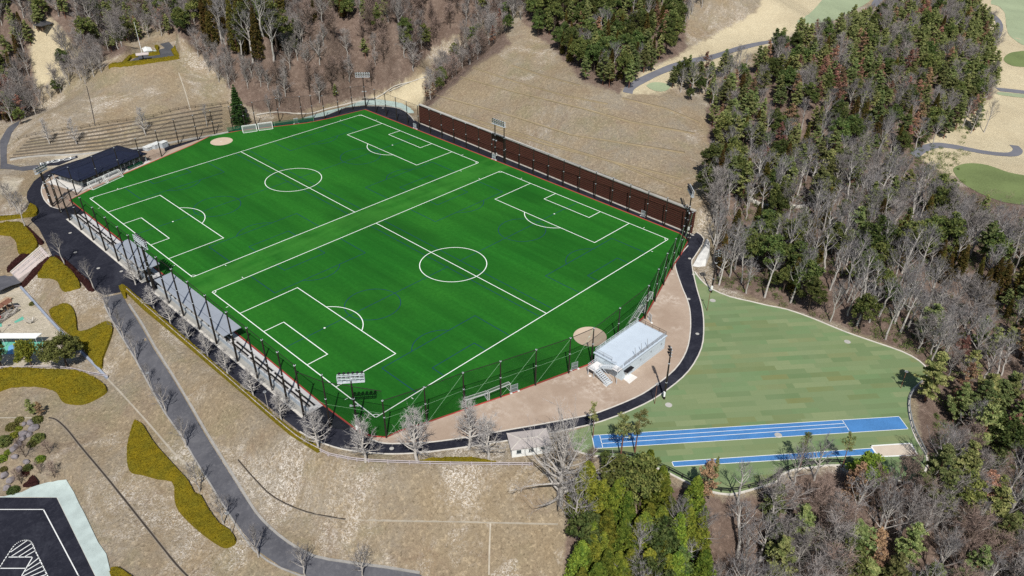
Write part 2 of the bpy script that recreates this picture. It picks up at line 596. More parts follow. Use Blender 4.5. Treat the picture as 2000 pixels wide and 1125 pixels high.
# ------------------------------------------------------------------ terrain
def crom(pts, n=4, closed=True):
    P = [np.array(p, float) for p in pts]
    out = []
    k = len(P)
    for i in range(k if closed else k - 1):
        p0 = P[(i - 1) % k] if closed or i > 0 else P[i]
        p1, p2 = P[i], P[(i + 1) % k]
        p3 = P[(i + 2) % k] if closed or i < k - 2 else p2
        for t in np.arange(n) / n:
            out.append(.5 * ((2 * p1) + (-p0 + p2) * t + (2 * p0 - 5 * p1 + 4 * p2 - p3) * t * t + (-p0 + 3 * p1 - 3 * p2 + p3) * t ** 3))
    if not closed:
        out.append(P[-1])
    return out

def inside(px, py, poly):
    poly = np.asarray(poly)[:, :2]
    r = np.zeros(np.shape(px), bool)
    x0, y0 = poly[-1]
    for x1, y1 in poly:
        if y0 != y1:
            r ^= ((y1 > py) != (y0 > py)) & (px < (x0 - x1) * (py - y1) / (y0 - y1) + x1)
        x0, y0 = x1, y1
    return r

def sdist(px, py, poly):
    """distance outside the polygon (0 inside), and inside distance as negative"""
    poly = np.asarray(poly)[:, :2]
    d = np.full(np.shape(px), 1e9)
    a = poly[-1]
    for b_ in poly:
        e = b_ - a
        l2 = max(e @ e, 1e-9)
        t = np.clip(((px - a[0]) * e[0] + (py - a[1]) * e[1]) / l2, 0, 1)
        d = np.minimum(d, np.hypot(px - a[0] - t * e[0], py - a[1] - t * e[1]))
        a = b_
    return np.where(inside(px, py, poly), -d, d)

WX = 114.8                                   # the timber wall stands on x = wx(y)
KS = .0257
def wx(y):
    return WX + KS * (y - 60)
PLATEAU_PX = [(50, 345), (42, 375), (50, 410), (30, 425), (55, 440), (80, 472), (115, 520), (180, 585), (205, 592), (236, 582), (300, 645), (400, 730),
              (500, 808), (560, 855), (620, 888), (700, 907), (820, 911), (960, 909), (1020, 908), (1080, 897), (1160, 894), (1218, 898), (1251, 906),
              (1306, 929), (1356, 955), (1391, 966), (1426, 971), (1463, 963), (1500, 952), (1527, 933), (1550, 923), (1595, 917), (1640, 914),
              (1713, 928), (1786, 952), (1830, 905), (1805, 875), (1795, 850), (1786, 820), (1784, 790), (1792, 765), (1812, 745), (1822, 722),
              (1800, 700), (1765, 682), (1712, 665), (1650, 643), (1587, 617), (1537, 600), (1500, 592), (1425, 573), (1392, 558), (1384, 535),
              (1392, 500), (1390, 480), (1378, 460), (1356, 446)]
PLATEAU = [U(*p)[:2] for p in PLATEAU_PX] + [np.array([wx(-3) + .4, -3.0]), np.array([wx(123.5) + .4, 123.5])] + \
          [U(*p)[:2] for p in [(809, 222), (790, 203), (755, 195), (715, 194), (675, 203), (640, 212), (600, 222), (500, 240), (440, 258),
                               (350, 280), (320, 286), (230, 284), (150, 305), (85, 319), (60, 330)]]
# (pixel, height) of the lie of the land round the plateau
LAND = [  # lower left: hillside, road, park, car park
    (205, 596, 0), (240, 660, -1.6), (292, 750, -3.6), (350, 845, -5.4), (420, 960, -7.4), (500, 1075, -9.2), (610, 1125, -10.6), (740, 1122, -11.4),
    (250, 590, -.2), (330, 735, -3.4), (400, 845, -5.0), (480, 965, -7.0), (565, 1062, -9.0), (680, 1100, -10.6), (820, 1122, -11.6),
    (950, 1110, -11.5), (1090, 1110, -11), (950, 1020, -7), (700, 1010, -7.2), (560, 970, -6.4), (820, 960, -3.6), (640, 930, -3.2), (1040, 960, -3.5), (1080, 1030, -7.5),
    (30, 560, -3.2), (100, 500, -1.2), (150, 600, -2.6), (60, 640, -4.4), (0, 640, -4.6), (180, 680, -4.4), (100, 760, -6.4), (0, 760, -6.2), (215, 735, -5.4),
    (200, 820, -7.0), (60, 840, -7.6), (0, 900, -8.0), (100, 920, -8.2), (150, 950, -8.4), (220, 1000, -9.0), (280, 900, -7.8), (300, 1060, -9.6), (400, 1090, -10.2), (470, 1060, -9.2), (350, 960, -8.0),
    (240, 1120, -10.4), (0, 440, -.2), (0, 400, 0), (0, 350, 0), (20, 330, 0),
    # upper left: log terraces, mound with lookout, valley, wooded hill
    (10, 300, 0), (30, 312, .5), (150, 303, .6), (300, 285, .8), (445, 256, .8), (60, 272, 2.6), (160, 253, 4.6), (300, 233, 5.0), (445, 205, 5.0), (300, 180, 10.5), (200, 190, 9.5), (390, 180, 9.0),
    (110, 215, 6.5), (50, 250, 2.4), (215, 131, 16), (285, 124, 17), (352, 117, 17), (420, 165, 10), (440, 190, 6.5), (470, 225, 2.5), (150, 170, 8), (210, 110, 13),
    (10, 240, 2), (80, 180, 5), (30, 180, 6), (90, 90, 12), (0, 110, 15), (0, 0, 38), (120, 50, 18), (160, 0, 36), (220, 60, 20), (320, 60, 20), (330, 85, 17.5), (300, 0, 38), (400, 100, 17),
    (450, 40, 29), (510, 0, 42), (530, 130, 12), (560, 190, 4), (640, 195, 2), (500, 200, 4), (600, 110, 15), (620, 0, 40), (680, 160, 7), (720, 100, 17), (760, 0, 38), (760, 160, 5), (800, 190, 1.5), (840, 150, 4),
    (800, 205, .6), (880, 100, 11), (900, 40, 23), (880, 0, 32), (950, 40, 25), (930, 90, 16), (1000, 30, 31), (1040, 0, 37), (845, 190, 3.5),
    # the bank above the wall, wood and links beyond
    (870, 170, 11), (930, 122, 18), (1000, 80, 25.5), (1050, 80, 26), (1100, 115, 24), (1140, 165, 21.5), (1200, 188, 20.5), (1230, 182, 20.5), (1300, 182, 19.5), (1368, 215, 16.5),
    (1375, 300, 10.5), (1345, 375, 7.2), (1000, 170, 16.3), (1200, 270, 13.3), (1350, 330, 9.0), (1100, 20, 33), (1200, 60, 28), (1300, 100, 24), (1330, 140, 21), (1400, 110, 21), (1480, 85, 22), (1450, 50, 25), (1400, 10, 32),
    (1500, 0, 33), (1600, 40, 22), (1600, 0, 25), (1750, 0, 18), (1700, 20, 18), (1560, 90, 23), (1650, 80, 23), (1800, 60, 18), (1900, 60, 11), (1950, 100, 9), (2000, 30, 9), (1900, 20, 12), (1980, 130, 7),
    (1420, 230, 14), (1500, 200, 17), (1600, 190, 18), (1700, 180, 15), (1850, 200, 9), (1950, 190, 5), (1900, 270, 3), (1820, 300, 4), (1950, 300, 2), (2000, 250, 2), (1700, 300, 8), (1850, 350, 3), (2000, 360, 2), (2000, 460, 3),
    (1420, 330, 7.5), (1450, 420, 4), (1400, 460, 1.2), (1420, 520, .6), (1500, 560, .8), (1600, 590, 1), (1500, 390, 6.5), (1600, 470, 5), (1700, 550, 3.5), (1700, 430, 6.5), (1800, 480, 5), (1900, 430, 3.5), (1900, 560, 3), (2000, 600, 1),
    (1800, 640, 1), (1900, 700, -1.5), (2000, 800, -4.5), (1850, 800, -2.5), (1830, 900, -3), (1950, 950, -7), (1750, 990, -4), (1600, 980, -4), (1500, 1000, -5), (1700, 1070, -9), (1900, 1090, -11), (1450, 1100, -11),
    (1300, 980, -3), (1350, 1080, -10), (1230, 950, -1.6), (1180, 930, -1.6), (1110, 960, -3.2), (1140, 1050, -8), (1200, 1110, -11)]
_c = [np.r_[U(px, py, z)[:2], z] for px, py, z in LAND]
for y in np.arange(2, 124, 9):
    _c.append(np.array([wx(y) + 1.0, y, 7.0]))
    _c.append(np.array([wx(y) + 13, y, 12.6 if y > 25 else 10.8]))
for x, y, z in ((-150, 60, -9), (-150, -80, -16), (-60, -160, -17), (60, -190, -17), (180, -190, -13), (300, -190, -4), (420, -160, 0), (600, -120, 2), (700, 60, 8),
                (640, 200, 30), (520, 330, 45), (360, 420, 55), (200, 480, 58), (60, 420, 55), (-60, 420, 52), (-150, 300, 30), (-150, 180, 0)):
    _c.append(np.array([x, y, z], float))
_c = np.array(_c)
_cx, _cz = _c[:, :2], _c[:, 2]

def _tps(d):
    return np.where(d > 1e-6, d * d * np.log(np.maximum(d, 1e-6)), 0)
_n = len(_cx)
_K = _tps(np.hypot(*(_cx[:, None] - _cx[None]).transpose(2, 0, 1)) / 100) + np.eye(_n) * .004
_P = np.c_[np.ones(_n), _cx / 100]
_A = np.block([[_K, _P], [_P.T, np.zeros((3, 3))]])
_sol = np.linalg.solve(_A, np.r_[_cz, 0, 0, 0])

PARK_PX = [(-40, 968), (111, 972), (186, 1124), (230, 1210), (-60, 1210)]
PARK = [U(px, py, -11)[:2] for px, py in PARK_PX]
LOOK_PX = [(218, 130), (262, 107), (275, 93), (312, 80), (345, 84), (340, 100), (352, 117), (285, 124)]
LOOK = [U(px, py, 17)[:2] for px, py in LOOK_PX]
PLAY_PX = [(-40, 570), (40, 565), (110, 660), (160, 715), (130, 722), (-40, 722)]
PLAY = [U(px, py, -4.6)[:2] for px, py in PLAY_PX]

def field(X, Y):
    sh = X.shape
    q = np.c_[X.ravel(), Y.ravel()]
    z = np.empty(len(q))
    for i in range(0, len(q), 4000):
        s = q[i:i + 4000]
        d = np.hypot(s[:, None, 0] - _cx[None, :, 0], s[:, None, 1] - _cx[None, :, 1]) / 100
        z[i:i + 4000] = _tps(d) @ _sol[:_n] + _sol[_n] + s @ _sol[_n + 1:] / 100
    z = z.reshape(sh)
    # the land rolls a little
    z = z + .35 * np.sin(X * .11 + 1.3 * np.sin(Y * .07)) * np.cos(Y * .09) + .18 * np.sin(X * .31 + Y * .23)
    for poly, zz, wd in ((PARK, -11, 5.0), (LOOK, 17.0, 4.0), (PLAY, -4.6, 5.0)):
        t = np.clip((sdist(X, Y, poly) - (2.2 if poly is PARK else 0)) / wd, 0, 1)
        t = t * t * (3 - 2 * t)
        z = zz * (1 - t) + z * t
    wd = np.where((X > WX + .1 + KS * (Y - 60)) & (Y > -2.5) & (Y < 123), .2, 7.0)
    t = np.clip(sdist(X, Y, PLATEAU) / wd, 0, 1)
    t = t * t * (3 - 2 * t)
    return z * t - .02 * (1 - t)

GX = np.unique(np.round(np.r_[np.arange(-190, -110, 6), np.arange(-110, WX - .3, 1.9), WX + .36, WX + .66, np.arange(WX + 2.2, 205, 1.9), np.arange(205, 330, 3.5), np.arange(330, 720, 6)], 3))
GY = np.unique(np.round(np.r_[np.arange(-210, -110, 6), np.arange(-110, 250, 1.9), np.arange(250, 560, 5)], 3))
XX, YY = np.meshgrid(GX, GY)
XX = XX + KS * (YY - 60)
ZZ = field(XX, YY)

def hz(x, y):
    x = np.asarray(x, float)
    y = np.asarray(y, float)
    x = x - KS * (y - 60)
    i = np.clip(np.searchsorted(GX, x) - 1, 0, len(GX) - 2)
    j = np.clip(np.searchsorted(GY, y) - 1, 0, len(GY) - 2)
    u = np.clip((x - GX[i]) / (GX[i + 1] - GX[i]), 0, 1)
    v = np.clip((y - GY[j]) / (GY[j + 1] - GY[j]), 0, 1)
    a, b, c, d = ZZ[j, i], ZZ[j, i + 1], ZZ[j + 1, i + 1], ZZ[j + 1, i]
    # the same two triangles the mesh has: (a, b, c) and (a, c, d)
    return np.where(u >= v, a + (b - a) * u + (c - b) * v, a + (c - d) * u + (d - a) * v)

def T(px, py):
    """the point of the ground seen at a pixel"""
    d = ray(px, py)
    t = np.linspace(60, 900, 1700)
    P = CAM[None] + d[None] * t[:, None]
    g = P[:, 2] - hz(P[:, 0], P[:, 1])
    k = np.argmax(g < 0)
    if k == 0:
        return CAM + d * (900 if g[-1] > 0 else 60)
    a = t[k - 1] + (t[k] - t[k - 1]) * g[k - 1] / (g[k - 1] - g[k])
    p = CAM + d * a
    p[2] = float(hz(p[0], p[1]))
    return p

nx, ny = len(GX), len(GY)
me = bpy.data.meshes.new("terrain")
me.vertices.add(nx * ny)
me.vertices.foreach_set("co", np.stack([XX, YY, ZZ], -1).astype(np.float32).ravel())
I = (np.arange(ny - 1)[:, None] * nx + np.arange(nx - 1)[None]).ravel()
tri = np.concatenate([np.stack([I, I + 1, I + nx + 1], -1), np.stack([I, I + nx + 1, I + nx], -1)]).astype(np.int32)
me.loops.add(tri.size)
me.loops.foreach_set("vertex_index", tri.ravel())
me.polygons.add(len(tri))
me.polygons.foreach_set("loop_start", np.arange(0, tri.size, 3, dtype=np.int32))
me.polygons.foreach_set("loop_total", np.full(len(tri), 3, np.int32))
me.polygons.foreach_set("use_smooth", np.ones(len(tri), bool))
me.update(calc_edges=True)
me.validate()
GPX = proj(np.stack([XX, YY, ZZ], -1))
# zones by what lies on the ground
LITTER = [[(340, 60), (440, 150), (455, 195), (500, 215), (560, 225), (640, 205), (700, 192), (760, 172), (800, 150), (850, 90), (905, 60), (960, 30), (1010, 10), (1010, -200), (200, -200), (200, 40)],
          [(-300, -100), (200, -100), (240, 80), (260, 100), (200, 115), (150, 90), (130, 70), (110, 45), (70, 55), (60, 120), (80, 200), (40, 235), (-300, 250)],
          [(1020, 40), (1090, 105), (1140, 160), (1210, 182), (1240, 140), (1340, 110), (1340, -100), (1010, -100)],
          [(1380, 210), (1480, 120), (1560, 70), (1900, -20), (1945, 190), (1800, 290), (1850, 360), (2400, 420), (2600, 1500), (1090, 1500), (1110, 1000), (1180, 935), (1300, 940), (1400, 975), (1480, 965),
           (1560, 925), (1640, 920), (1800, 950), (1815, 890), (1795, 850), (1790, 770), (1825, 722), (1765, 682), (1537, 600), (1392, 555), (1400, 470), (1385, 300)],
          [(835, 215), (870, 180), (930, 128), (1000, 86), (985, 60), (905, 100), (850, 160), (822, 205)]]
STRAW = [[(1340, 100), (1240, 150), (1215, 184), (1290, 182), (1480, 100), (1560, 60), (1720, -10), (1720, -200), (1560, -200), (1480, 20)],
         [(1905, 5), (1940, 190), (1790, 290), (1800, 312), (1860, 345), (2400, 420), (2400, -200), (1900, -200)],
         [(60, 60), (110, 40), (135, 80), (120, 150), (70, 175), (60, 120)],
         [(765, 180), (800, 158), (838, 140), (868, 128), (850, 165), (830, 195), (815, 212), (720, 192)]]
SAND = [[(-100, 570), (40, 563), (75, 600), (115, 650), (150, 700), (120, 722), (-100, 722)],
        [(70, 330), (120, 300), (235, 290), (150, 325)], [(0, 345), (45, 350), (30, 372), (0, 378)]]
for nm, polys in (("litter", LITTER), ("straw", STRAW), ("sand", SAND)):
    val = np.zeros(XX.shape)
    for pl in polys:
        d = sdist(GPX[..., 0], GPX[..., 1], np.array(pl, float))
        val = np.maximum(val, np.clip(.5 - d / 24, 0, 1))
    beh = ((np.stack([XX, YY, ZZ], -1) - CAM) @ CR[2]) < 5
    val[beh] = 0
    at = me.attributes.new(nm, 'FLOAT', 'POINT')
    at.data.foreach_set("value", val.ravel().astype(np.float32))
tag(link("terrain", me, M['ground']), kind="structure")

# ------------------------------------------------------------------ flat and draped sheets
def densify(P, step, closed=True):
    out = []
    n = len(P)
    for i in range(n if closed else n - 1):
        a, b = np.asarray(P[i], float), np.asarray(P[(i + 1) % n], float)
        k = max(1, int(math.hypot(*(b - a)[:2]) / step))
        for t in range(k):
            out.append(a + (b - a) * t / k)
    if not closed:
        out.append(np.asarray(P[-1], float))
    return out

def sheet(name, P, m, off=.02, flat=True, step=2.0, kind="structure", edge=None):
    """a sheet over the world polygon P (x, y): level at height off, or laid on the ground off above it"""
    P = [np.asarray(p, float)[:2] for p in P]
    if flat:
        mb = MB()
        tris = geometry.tessellate_polygon([[Vector((p[0], p[1], 0)) for p in P]])
        vs = [(p[0], p[1], off) for p in P]
        fs = []
        for t in tris:
            a, b, c = (P[i] for i in t)
            fs.append(t if (b[0] - a[0]) * (c[1] - a[1]) - (b[1] - a[1]) * (c[0] - a[0]) > 0 else t[::-1])
        mb.add(vs, fs)
        o = mb.build(name, m)
    else:
        B = densify(P, step)
        A = np.array(B)
        gx, gy = np.meshgrid(np.arange(A[:, 0].min() + step / 2, A[:, 0].max(), step), np.arange(A[:, 1].min() + step / 2, A[:, 1].max(), step))
        q = np.stack([gx.ravel(), gy.ravel()], -1)
        q = q[sdist(q[:, 0], q[:, 1], A) < -step * .4]
        V = [Vector(p) for p in A] + [Vector(p) for p in q]
        n = len(A)
        r = geometry.delaunay_2d_cdt(V, [(i, (i + 1) % n) for i in range(n)], [], 1, 1e-4)
        co = np.array([tuple(v) for v in r[0]])
        z = hz(co[:, 0], co[:, 1]) + off
        mb = MB()
        fs = []
        for t in r[2]:
            a, b, c = (co[i] for i in t[:3])
            fs.append(tuple(t) if (b[0] - a[0]) * (c[1] - a[1]) - (b[1] - a[1]) * (c[0] - a[0]) > 0 else tuple(t)[::-1])
        mb.add(np.c_[co, z], fs)
        o = mb.build(name, m, smooth=True)
    if kind:
        o["kind"] = kind
    return o

def UP(px, z=0.0):
    return [U(x, y, z) for x, y in px]

def TP(px):
    return [T(x, y) for x, y in px]

def gpts(P, off=0.0):
    """points laid on the ground"""
    return [(p[0], p[1], float(hz(p[0], p[1])) + off) for p in P]

# ------------------------------------------------------------------ roads, paths, turf
TURF_PX = [(713, 214), (1000, 326.5), (1327.5, 456), (1344, 470), (1330, 497), (1312, 523), (1291, 563), (1265, 609.5), (1255, 622),
           (1150, 712), (1000, 768), (836, 824.5), (780, 842), (755, 854), (725, 852), (697, 840), (631, 791), (500, 682), (237.5, 471),
           (136, 391), (175, 371), (237.5, 342), (316, 308.5), (375, 283.5), (410, 266), (470, 255), (537, 247.5), (600, 240), (640, 232)]
TURF = UP(TURF_PX)
# the boundary is straight along the stands and the wall
ring_out = [(53, 375), (66, 354), (88, 337), (112, 325), (150, 313), (190, 303), (240, 292), (320, 281), (400, 265), (472, 247.5), (537, 241), (615, 230), (635, 226.5), (675, 210.5), (715, 206), (755, 207), (782, 212), (798, 222), (808, 233)]
ring_out2 = [(1350, 448), (1375, 467), (1357.5, 500), (1351, 514), (1360, 560), (1371, 600), (1374.5, 637), (1370, 680), (1345, 724.5), (1305, 760),
             (1257, 790), (1175, 823), (1080, 845), (989, 861), (926, 871), (851, 881), (806, 885.5), (750, 886.5), (690, 881), (650, 872.5), (610, 857), (585, 843)]
ring_left = [(500, 775), (400, 692), (300, 610), (246, 563), (234, 571), (205, 577), (190, 570), (160, 548), (128, 522), (102, 500), (88, 470), (75, 445), (60, 430), (70, 416), (60, 403), (52, 387)]
W1 = [np.array([wx(122) - .6, 122.0]), np.array([wx(-3) - .6, -3.0])]
RING = [p[:2] for p in UP(ring_out)] + W1 + [p[:2] for p in UP(crom(ring_out2, 3, False))] + [p[:2] for p in UP(ring_left)]
sheet("ring_path", RING, M['asphalt'], .010)
inner_dirt = [(1344, 474), (1322, 506), (1319, 521), (1332, 561), (1342, 585), (1348, 612), (1348, 650), (1340, 687), (1317.5, 722), (1277.5, 754.5),
              (1240, 777), (1172, 804.5), (1137, 813.5), (1060, 828), (1000, 838.5), (913, 854), (838, 864), (783, 866.5), (748, 865.5), (723, 858), (700, 845), (690, 835),
              (760, 830), (1000, 740), (1240, 600), (1280, 540), (1320, 490)]
sheet("clay_apron", [p[:2] for p in UP(inner_dirt)], M['dirt'], .020)
yard = [(98, 404), (85, 390), (80, 371), (88, 354), (108, 340), (140, 330), (320, 285), (322, 296), (420, 262), (250, 350), (160, 392), (140, 402), (118, 409), (104, 405)]
sheet("brown_paving", [p[:2] for p in UP(yard)], M['dirt'], .022)
sheet("turf_field", [p[:2] for p in TURF], M['turf'], .034)
mint = [(590, 231), (640, 216), (675, 208.5), (700, 199), (715, 195.5), (740, 194), (782, 200), (805, 213), (810, 221), (798, 221), (782, 211), (755, 206), (715, 205), (675, 209.5), (635, 226), (615, 230)]
sheet("pale_concrete_apron", [p[:2] for p in UP(mint)], M['mint'], .016)
sheet("bullpen_circle", [(52.8 + 3.95 * math.cos(a), 160.4 + 3.95 * math.sin(a)) for a in np.arange(40) * math.pi / 20], M['sandmat'], .046)
sheet("bullpen_circle", [(52.8 + 3.95 * math.cos(a), -13.8 + 3.95 * math.sin(a)) for a in np.arange(40) * math.pi / 20], M['sandmat'], .046)
mb = MB()
for cy in (160.4, -13.8):
    mb.box((52.6, cy, .075), (.6, .15, .05))
tag(mb.build("throwing_plates", M['white']), kind="structure")

# red kerb round the turf, white kerbs of the path
mb = MB()
mb.ribbon([(p[0], p[1], 0) for p in TURF], .34, .10, True)
tag(mb.build("red_kerb", M['red']), kind="structure")
mb = MB()
def kerb(px, wd=.28, ht=.09):
    mb.ribbon([(q[0], q[1], 0) for q in UP(crom(px, 3, False))], wd, ht)
kerb(ring_out2)
kerb([(1344, 480)] + inner_dirt[1:20])
kerb([(809, 236), (798, 223), (782, 213), (755, 208), (715, 207)])
kerb([(118, 409), (104, 405), (98, 402), (88, 392), (81, 375), (84, 360), (95, 347)], .3)
tag(mb.build("path_kerb", M['kerb']), kind="structure")
mb = MB()
mb.ribbon([(wx(122) - .45, 122, 0), (wx(-3) - .45, -3, 0)], .6, .12)
tag(mb.build("wall_footing", M['kerb']), kind="structure")
# manhole covers and drain lids
mb = MB()
for px, py in ((1347, 505), (1355, 536), (1345, 584), (1362, 652), (1353, 459), (1346, 464), (137, 455), (161, 445), (147, 493), (237, 530), (192, 524), (765, 876), (748, 211), (1230, 700)):
    p = U(px, py)
    mb.prism([(p[0] + .45 * math.cos(a), p[1] + .45 * math.sin(a)) for a in np.arange(12) * math.pi / 6], .0, .035)
tag(mb.build("manhole_covers", M['concrete']), kind="structure")

# pitch markings
wl, bl = MB(), MB()
def seg(mb, x0, y0, x1, y1, wd, z):
    d = Vector((x1 - x0, y1 - y0))
    d.normalize()
    n = Vector((-d.y, d.x)) * wd / 2
    e = d * wd / 2
    mb.add([(x0 - e.x - n.x, y0 - e.y - n.y, z), (x1 + e.x - n.x, y1 + e.y - n.y, z), (x1 + e.x + n.x, y1 + e.y + n.y, z), (x0 - e.x + n.x, y0 - e.y + n.y, z)], [(0, 1, 2, 3)])
def arc(mb, cx, cy, r, a0, a1, wd, z):
    n = max(6, int(abs(a1 - a0) * r / .5))
    vs = []
    for i in range(n + 1):
        a = a0 + (a1 - a0) * i / n
        for rr in (r - wd / 2, r + wd / 2):
            vs.append((cx + rr * math.cos(a), cy + rr * math.sin(a), z))
    mb.add(vs, [(2 * i, 2 * i + 1, 2 * i + 3, 2 * i + 2) for i in range(n)])
def rect(mb, x0, y0, x1, y1, wd, z):
    for a in ((x0, y0, x1, y0), (x1, y0, x1, y1), (x1, y1, x0, y1), (x0, y1, x0, y0)):
        seg(mb, *a, wd, z)
def pitch(L, Wd, oy):
    c, wd, z = oy + Wd / 2, .21, .048
    rect(wl, 0, oy, L, oy + Wd, wd, z)
    seg(wl, L / 2, oy, L / 2, oy + Wd, wd, z + .002)
    arc(wl, L / 2, c, 9.15, 0, 2 * math.pi, wd, z + .004)
    for x0, s in ((0, 1), (L, -1)):
        for dd, hw in ((16.5, 20.16), (5.5, 9.16)):
            for y in (c - hw, c + hw):
                seg(wl, x0, y, x0 + s * dd, y, wd, z + .004)
            seg(wl, x0 + s * dd, c - hw, x0 + s * dd, c + hw, wd, z + .006)
        h = math.acos(5.5 / 9.15)
        a0 = 0 if s > 0 else math.pi
        arc(wl, x0 + s * 11, c, 9.15, a0 - h, a0 + h, wd, z + .008)
        wl.prism([(x0 + s * 11 + .25 * math.cos(a), c + .25 * math.sin(a)) for a in np.arange(10) * math.pi / 5], z, z + .012)
        for y, t in ((oy, 1), (oy + Wd, -1)):
            a = math.atan2(t, s)
            arc(wl, x0, y, 1.0, a - math.pi / 4, a + math.pi / 4, wd * .8, z + .010)
            seg(wl, x0 + s * 9.15, y - t * .5, x0 + s * 9.15, y - t * 1.0, .15, z)
            seg(wl, x0 - s * .5, y + t * 9.15, x0 - s * 1.0, y + t * 9.15, .15, z)
    # the two small pitches marked across each half in blue
    bw, bz = .15, .041
    for cx in (25.4, L - 25.4):
        seg(bl, cx - 25.3, c, cx + 25.5, c, bw, bz)
        arc(bl, cx, c, 7.0, 0, 2 * math.pi, bw, bz + .002)
        for y, t in ((oy, 1), (oy + Wd, -1)):
            for dd, hw in ((12, 14.4), (4, 6.5)):
                seg(bl, cx - hw, y, cx - hw, y + t * dd, bw, bz)
                seg(bl, cx + hw, y, cx + hw, y + t * dd, bw, bz)
                seg(bl, cx - hw, y + t * dd, cx + hw, y + t * dd, bw, bz + .002)
            h = math.acos(4 / 7)
            arc(bl, cx, y + t * 8, 7.0, t * math.pi / 2 - h, t * math.pi / 2 + h, bw, bz + .004)
    for x in (L / 2 - 2.2, L / 2 + 2.6):
        seg(bl, x, oy, x, oy + Wd, bw, bz + .003)
pitch(105.6, 68.3, 0)
pitch(105.5, 67.85, 78.70)
tag(wl.build("white_pitch_markings", M['lines']), kind="structure")
tag(bl.build("blue_pitch_markings", M['blue_line']), kind="structure")

# the green court right of the path, with running tracks and a sandpit
court = [(1352, 532), (1357, 531), (1368, 546), (1390, 564.5), (1425, 579.5), (1462, 588), (1500, 597), (1537, 604.5), (1587, 622), (1650, 648), (1712, 669.5), (1762, 687),
         (1795, 705), (1812, 724.5), (1804, 742), (1782, 762), (1775, 782), (1776, 812), (1783, 842), (1791, 860.5), (1802, 878), (1812, 905), (1786, 947), (1713, 923), (1640, 909), (1595, 912), (1550, 918),
         (1527, 928), (1518, 940), (1500, 947), (1463, 958), (1426, 966), (1391, 961), (1356, 950), (1306, 924), (1251, 902), (1218, 894.5), (1160, 890.5), (1120, 880), (1110, 845), (1175, 823.5)]
inner = [p for p in ring_out2 if 560 <= p[1] <= 800 and p[0] > 1200]
COURT = [p[:2] for p in UP(court)] + [p[:2] for p in UP(crom([(1257, 790), (1305, 760), (1345, 724.5), (1370, 680), (1374.5, 637), (1371, 600), (1360, 560)], 3, False))]
sheet("green_court", COURT, M['court'], .014)
mb = MB()
mb.ribbon([(q[0], q[1], 0) for q in UP(crom(court[1:39], 2, False))], .38, .12)
tag(mb.build("court_kerb", M['kerb']), kind="structure")
t1 = UP([(1156, 850.5), (1756, 813.5), (1774, 838), (1161, 876.2)])
sheet("running_track", [p[:2] for p in t1], M['track'], .026)
t2 = UP([(1312, 902), (1704, 875.5), (1713, 887.5), (1316, 911.5)])
sheet("jump_runway", [p[:2] for p in t2], M['track'], .026)
sp = UP([(1701, 871), (1779, 866), (1792, 889), (1715, 892)])
sheet("sandpit", [p[:2] for p in sp], M['pitsand'], .030)
mb = MB()
def tl(a, b, wd=.12):
    seg(mb, a[0], a[1], b[0], b[1], wd, .036)
for i in range(4):
    tl(t1[i], t1[(i + 1) % 4])
    tl(t2[i], t2[(i + 1) % 4], .14)
A, B = U(1171, 849.5), U(1177.5, 875)
C_, D_ = U(1645, 820.5), U(1658, 840.5)
tl(A, B)
tl(C_, D_)
for k in (1 / 3, 2 / 3):
    tl(A + (B - A) * k, C_ + (D_ - C_) * k)
for i in range(4):
    a, b = sp[i], sp[(i + 1) % 4]
    seg(mb, a[0], a[1], b[0], b[1], .3, .040)
tag(mb.build("track_lines", M['white']), kind="structure")
mb = MB()
for px, py in ((1392, 587), (1306, 791), (1655, 667.5), (1520, 850)):
    p = U(px, py)
    for r, z in ((.75, .030), (.4, .036)):
        mb.prism([(p[0] + r * math.cos(a), p[1] + r * math.sin(a)) for a in np.arange(14) * math.pi / 7], .0, z)
tag(mb.build("court_drain_covers", M['concrete']), kind="structure")

# lower road
ROAD_PX = [(200, 582), (205, 594.5), (215, 617), (240, 659.5), (267.5, 704.5), (290, 747), (322.5, 804.5), (350, 843), (375, 885.5), (400, 925.5), (450, 1005.5), (497.5, 1073), (550, 1108.5), (605, 1128), (680, 1150),
           (860, 1150), (820, 1122), (750, 1110.5), (675, 1100.5), (612.5, 1089), (562.5, 1063), (525, 1033), (497.5, 1003), (475, 968), (437.5, 908), (400, 848), (362.5, 782), (332.5, 732), (300, 682), (275, 637), (250, 597), (238, 574)]
sheet("lower_road", TP(ROAD_PX), M['road'], .09, False, 1.5)
mb = MB()
mb.ribbon(gpts(densify(TP(crom([(820, 1119), (750, 1107.5), (675, 1097.5), (612.5, 1086), (563, 1059), (526, 1029), (499, 999), (477, 964), (440, 904), (403, 844), (365, 778), (335, 728), (303, 678), (278, 633), (252, 594)], 2, False)), 2, False)), .5, .14)
mb.ribbon(gpts(densify(TP(crom([(204, 596), (214, 618), (239, 660), (266, 705), (289, 748), (321, 805), (349, 844), (374, 886), (399, 927), (449, 1007), (496, 1075), (549, 1110), (604, 1130)], 2, False)), 2, False)), .3, .12)
tag(mb.build("road_gutter", M['gutter']), kind="structure")

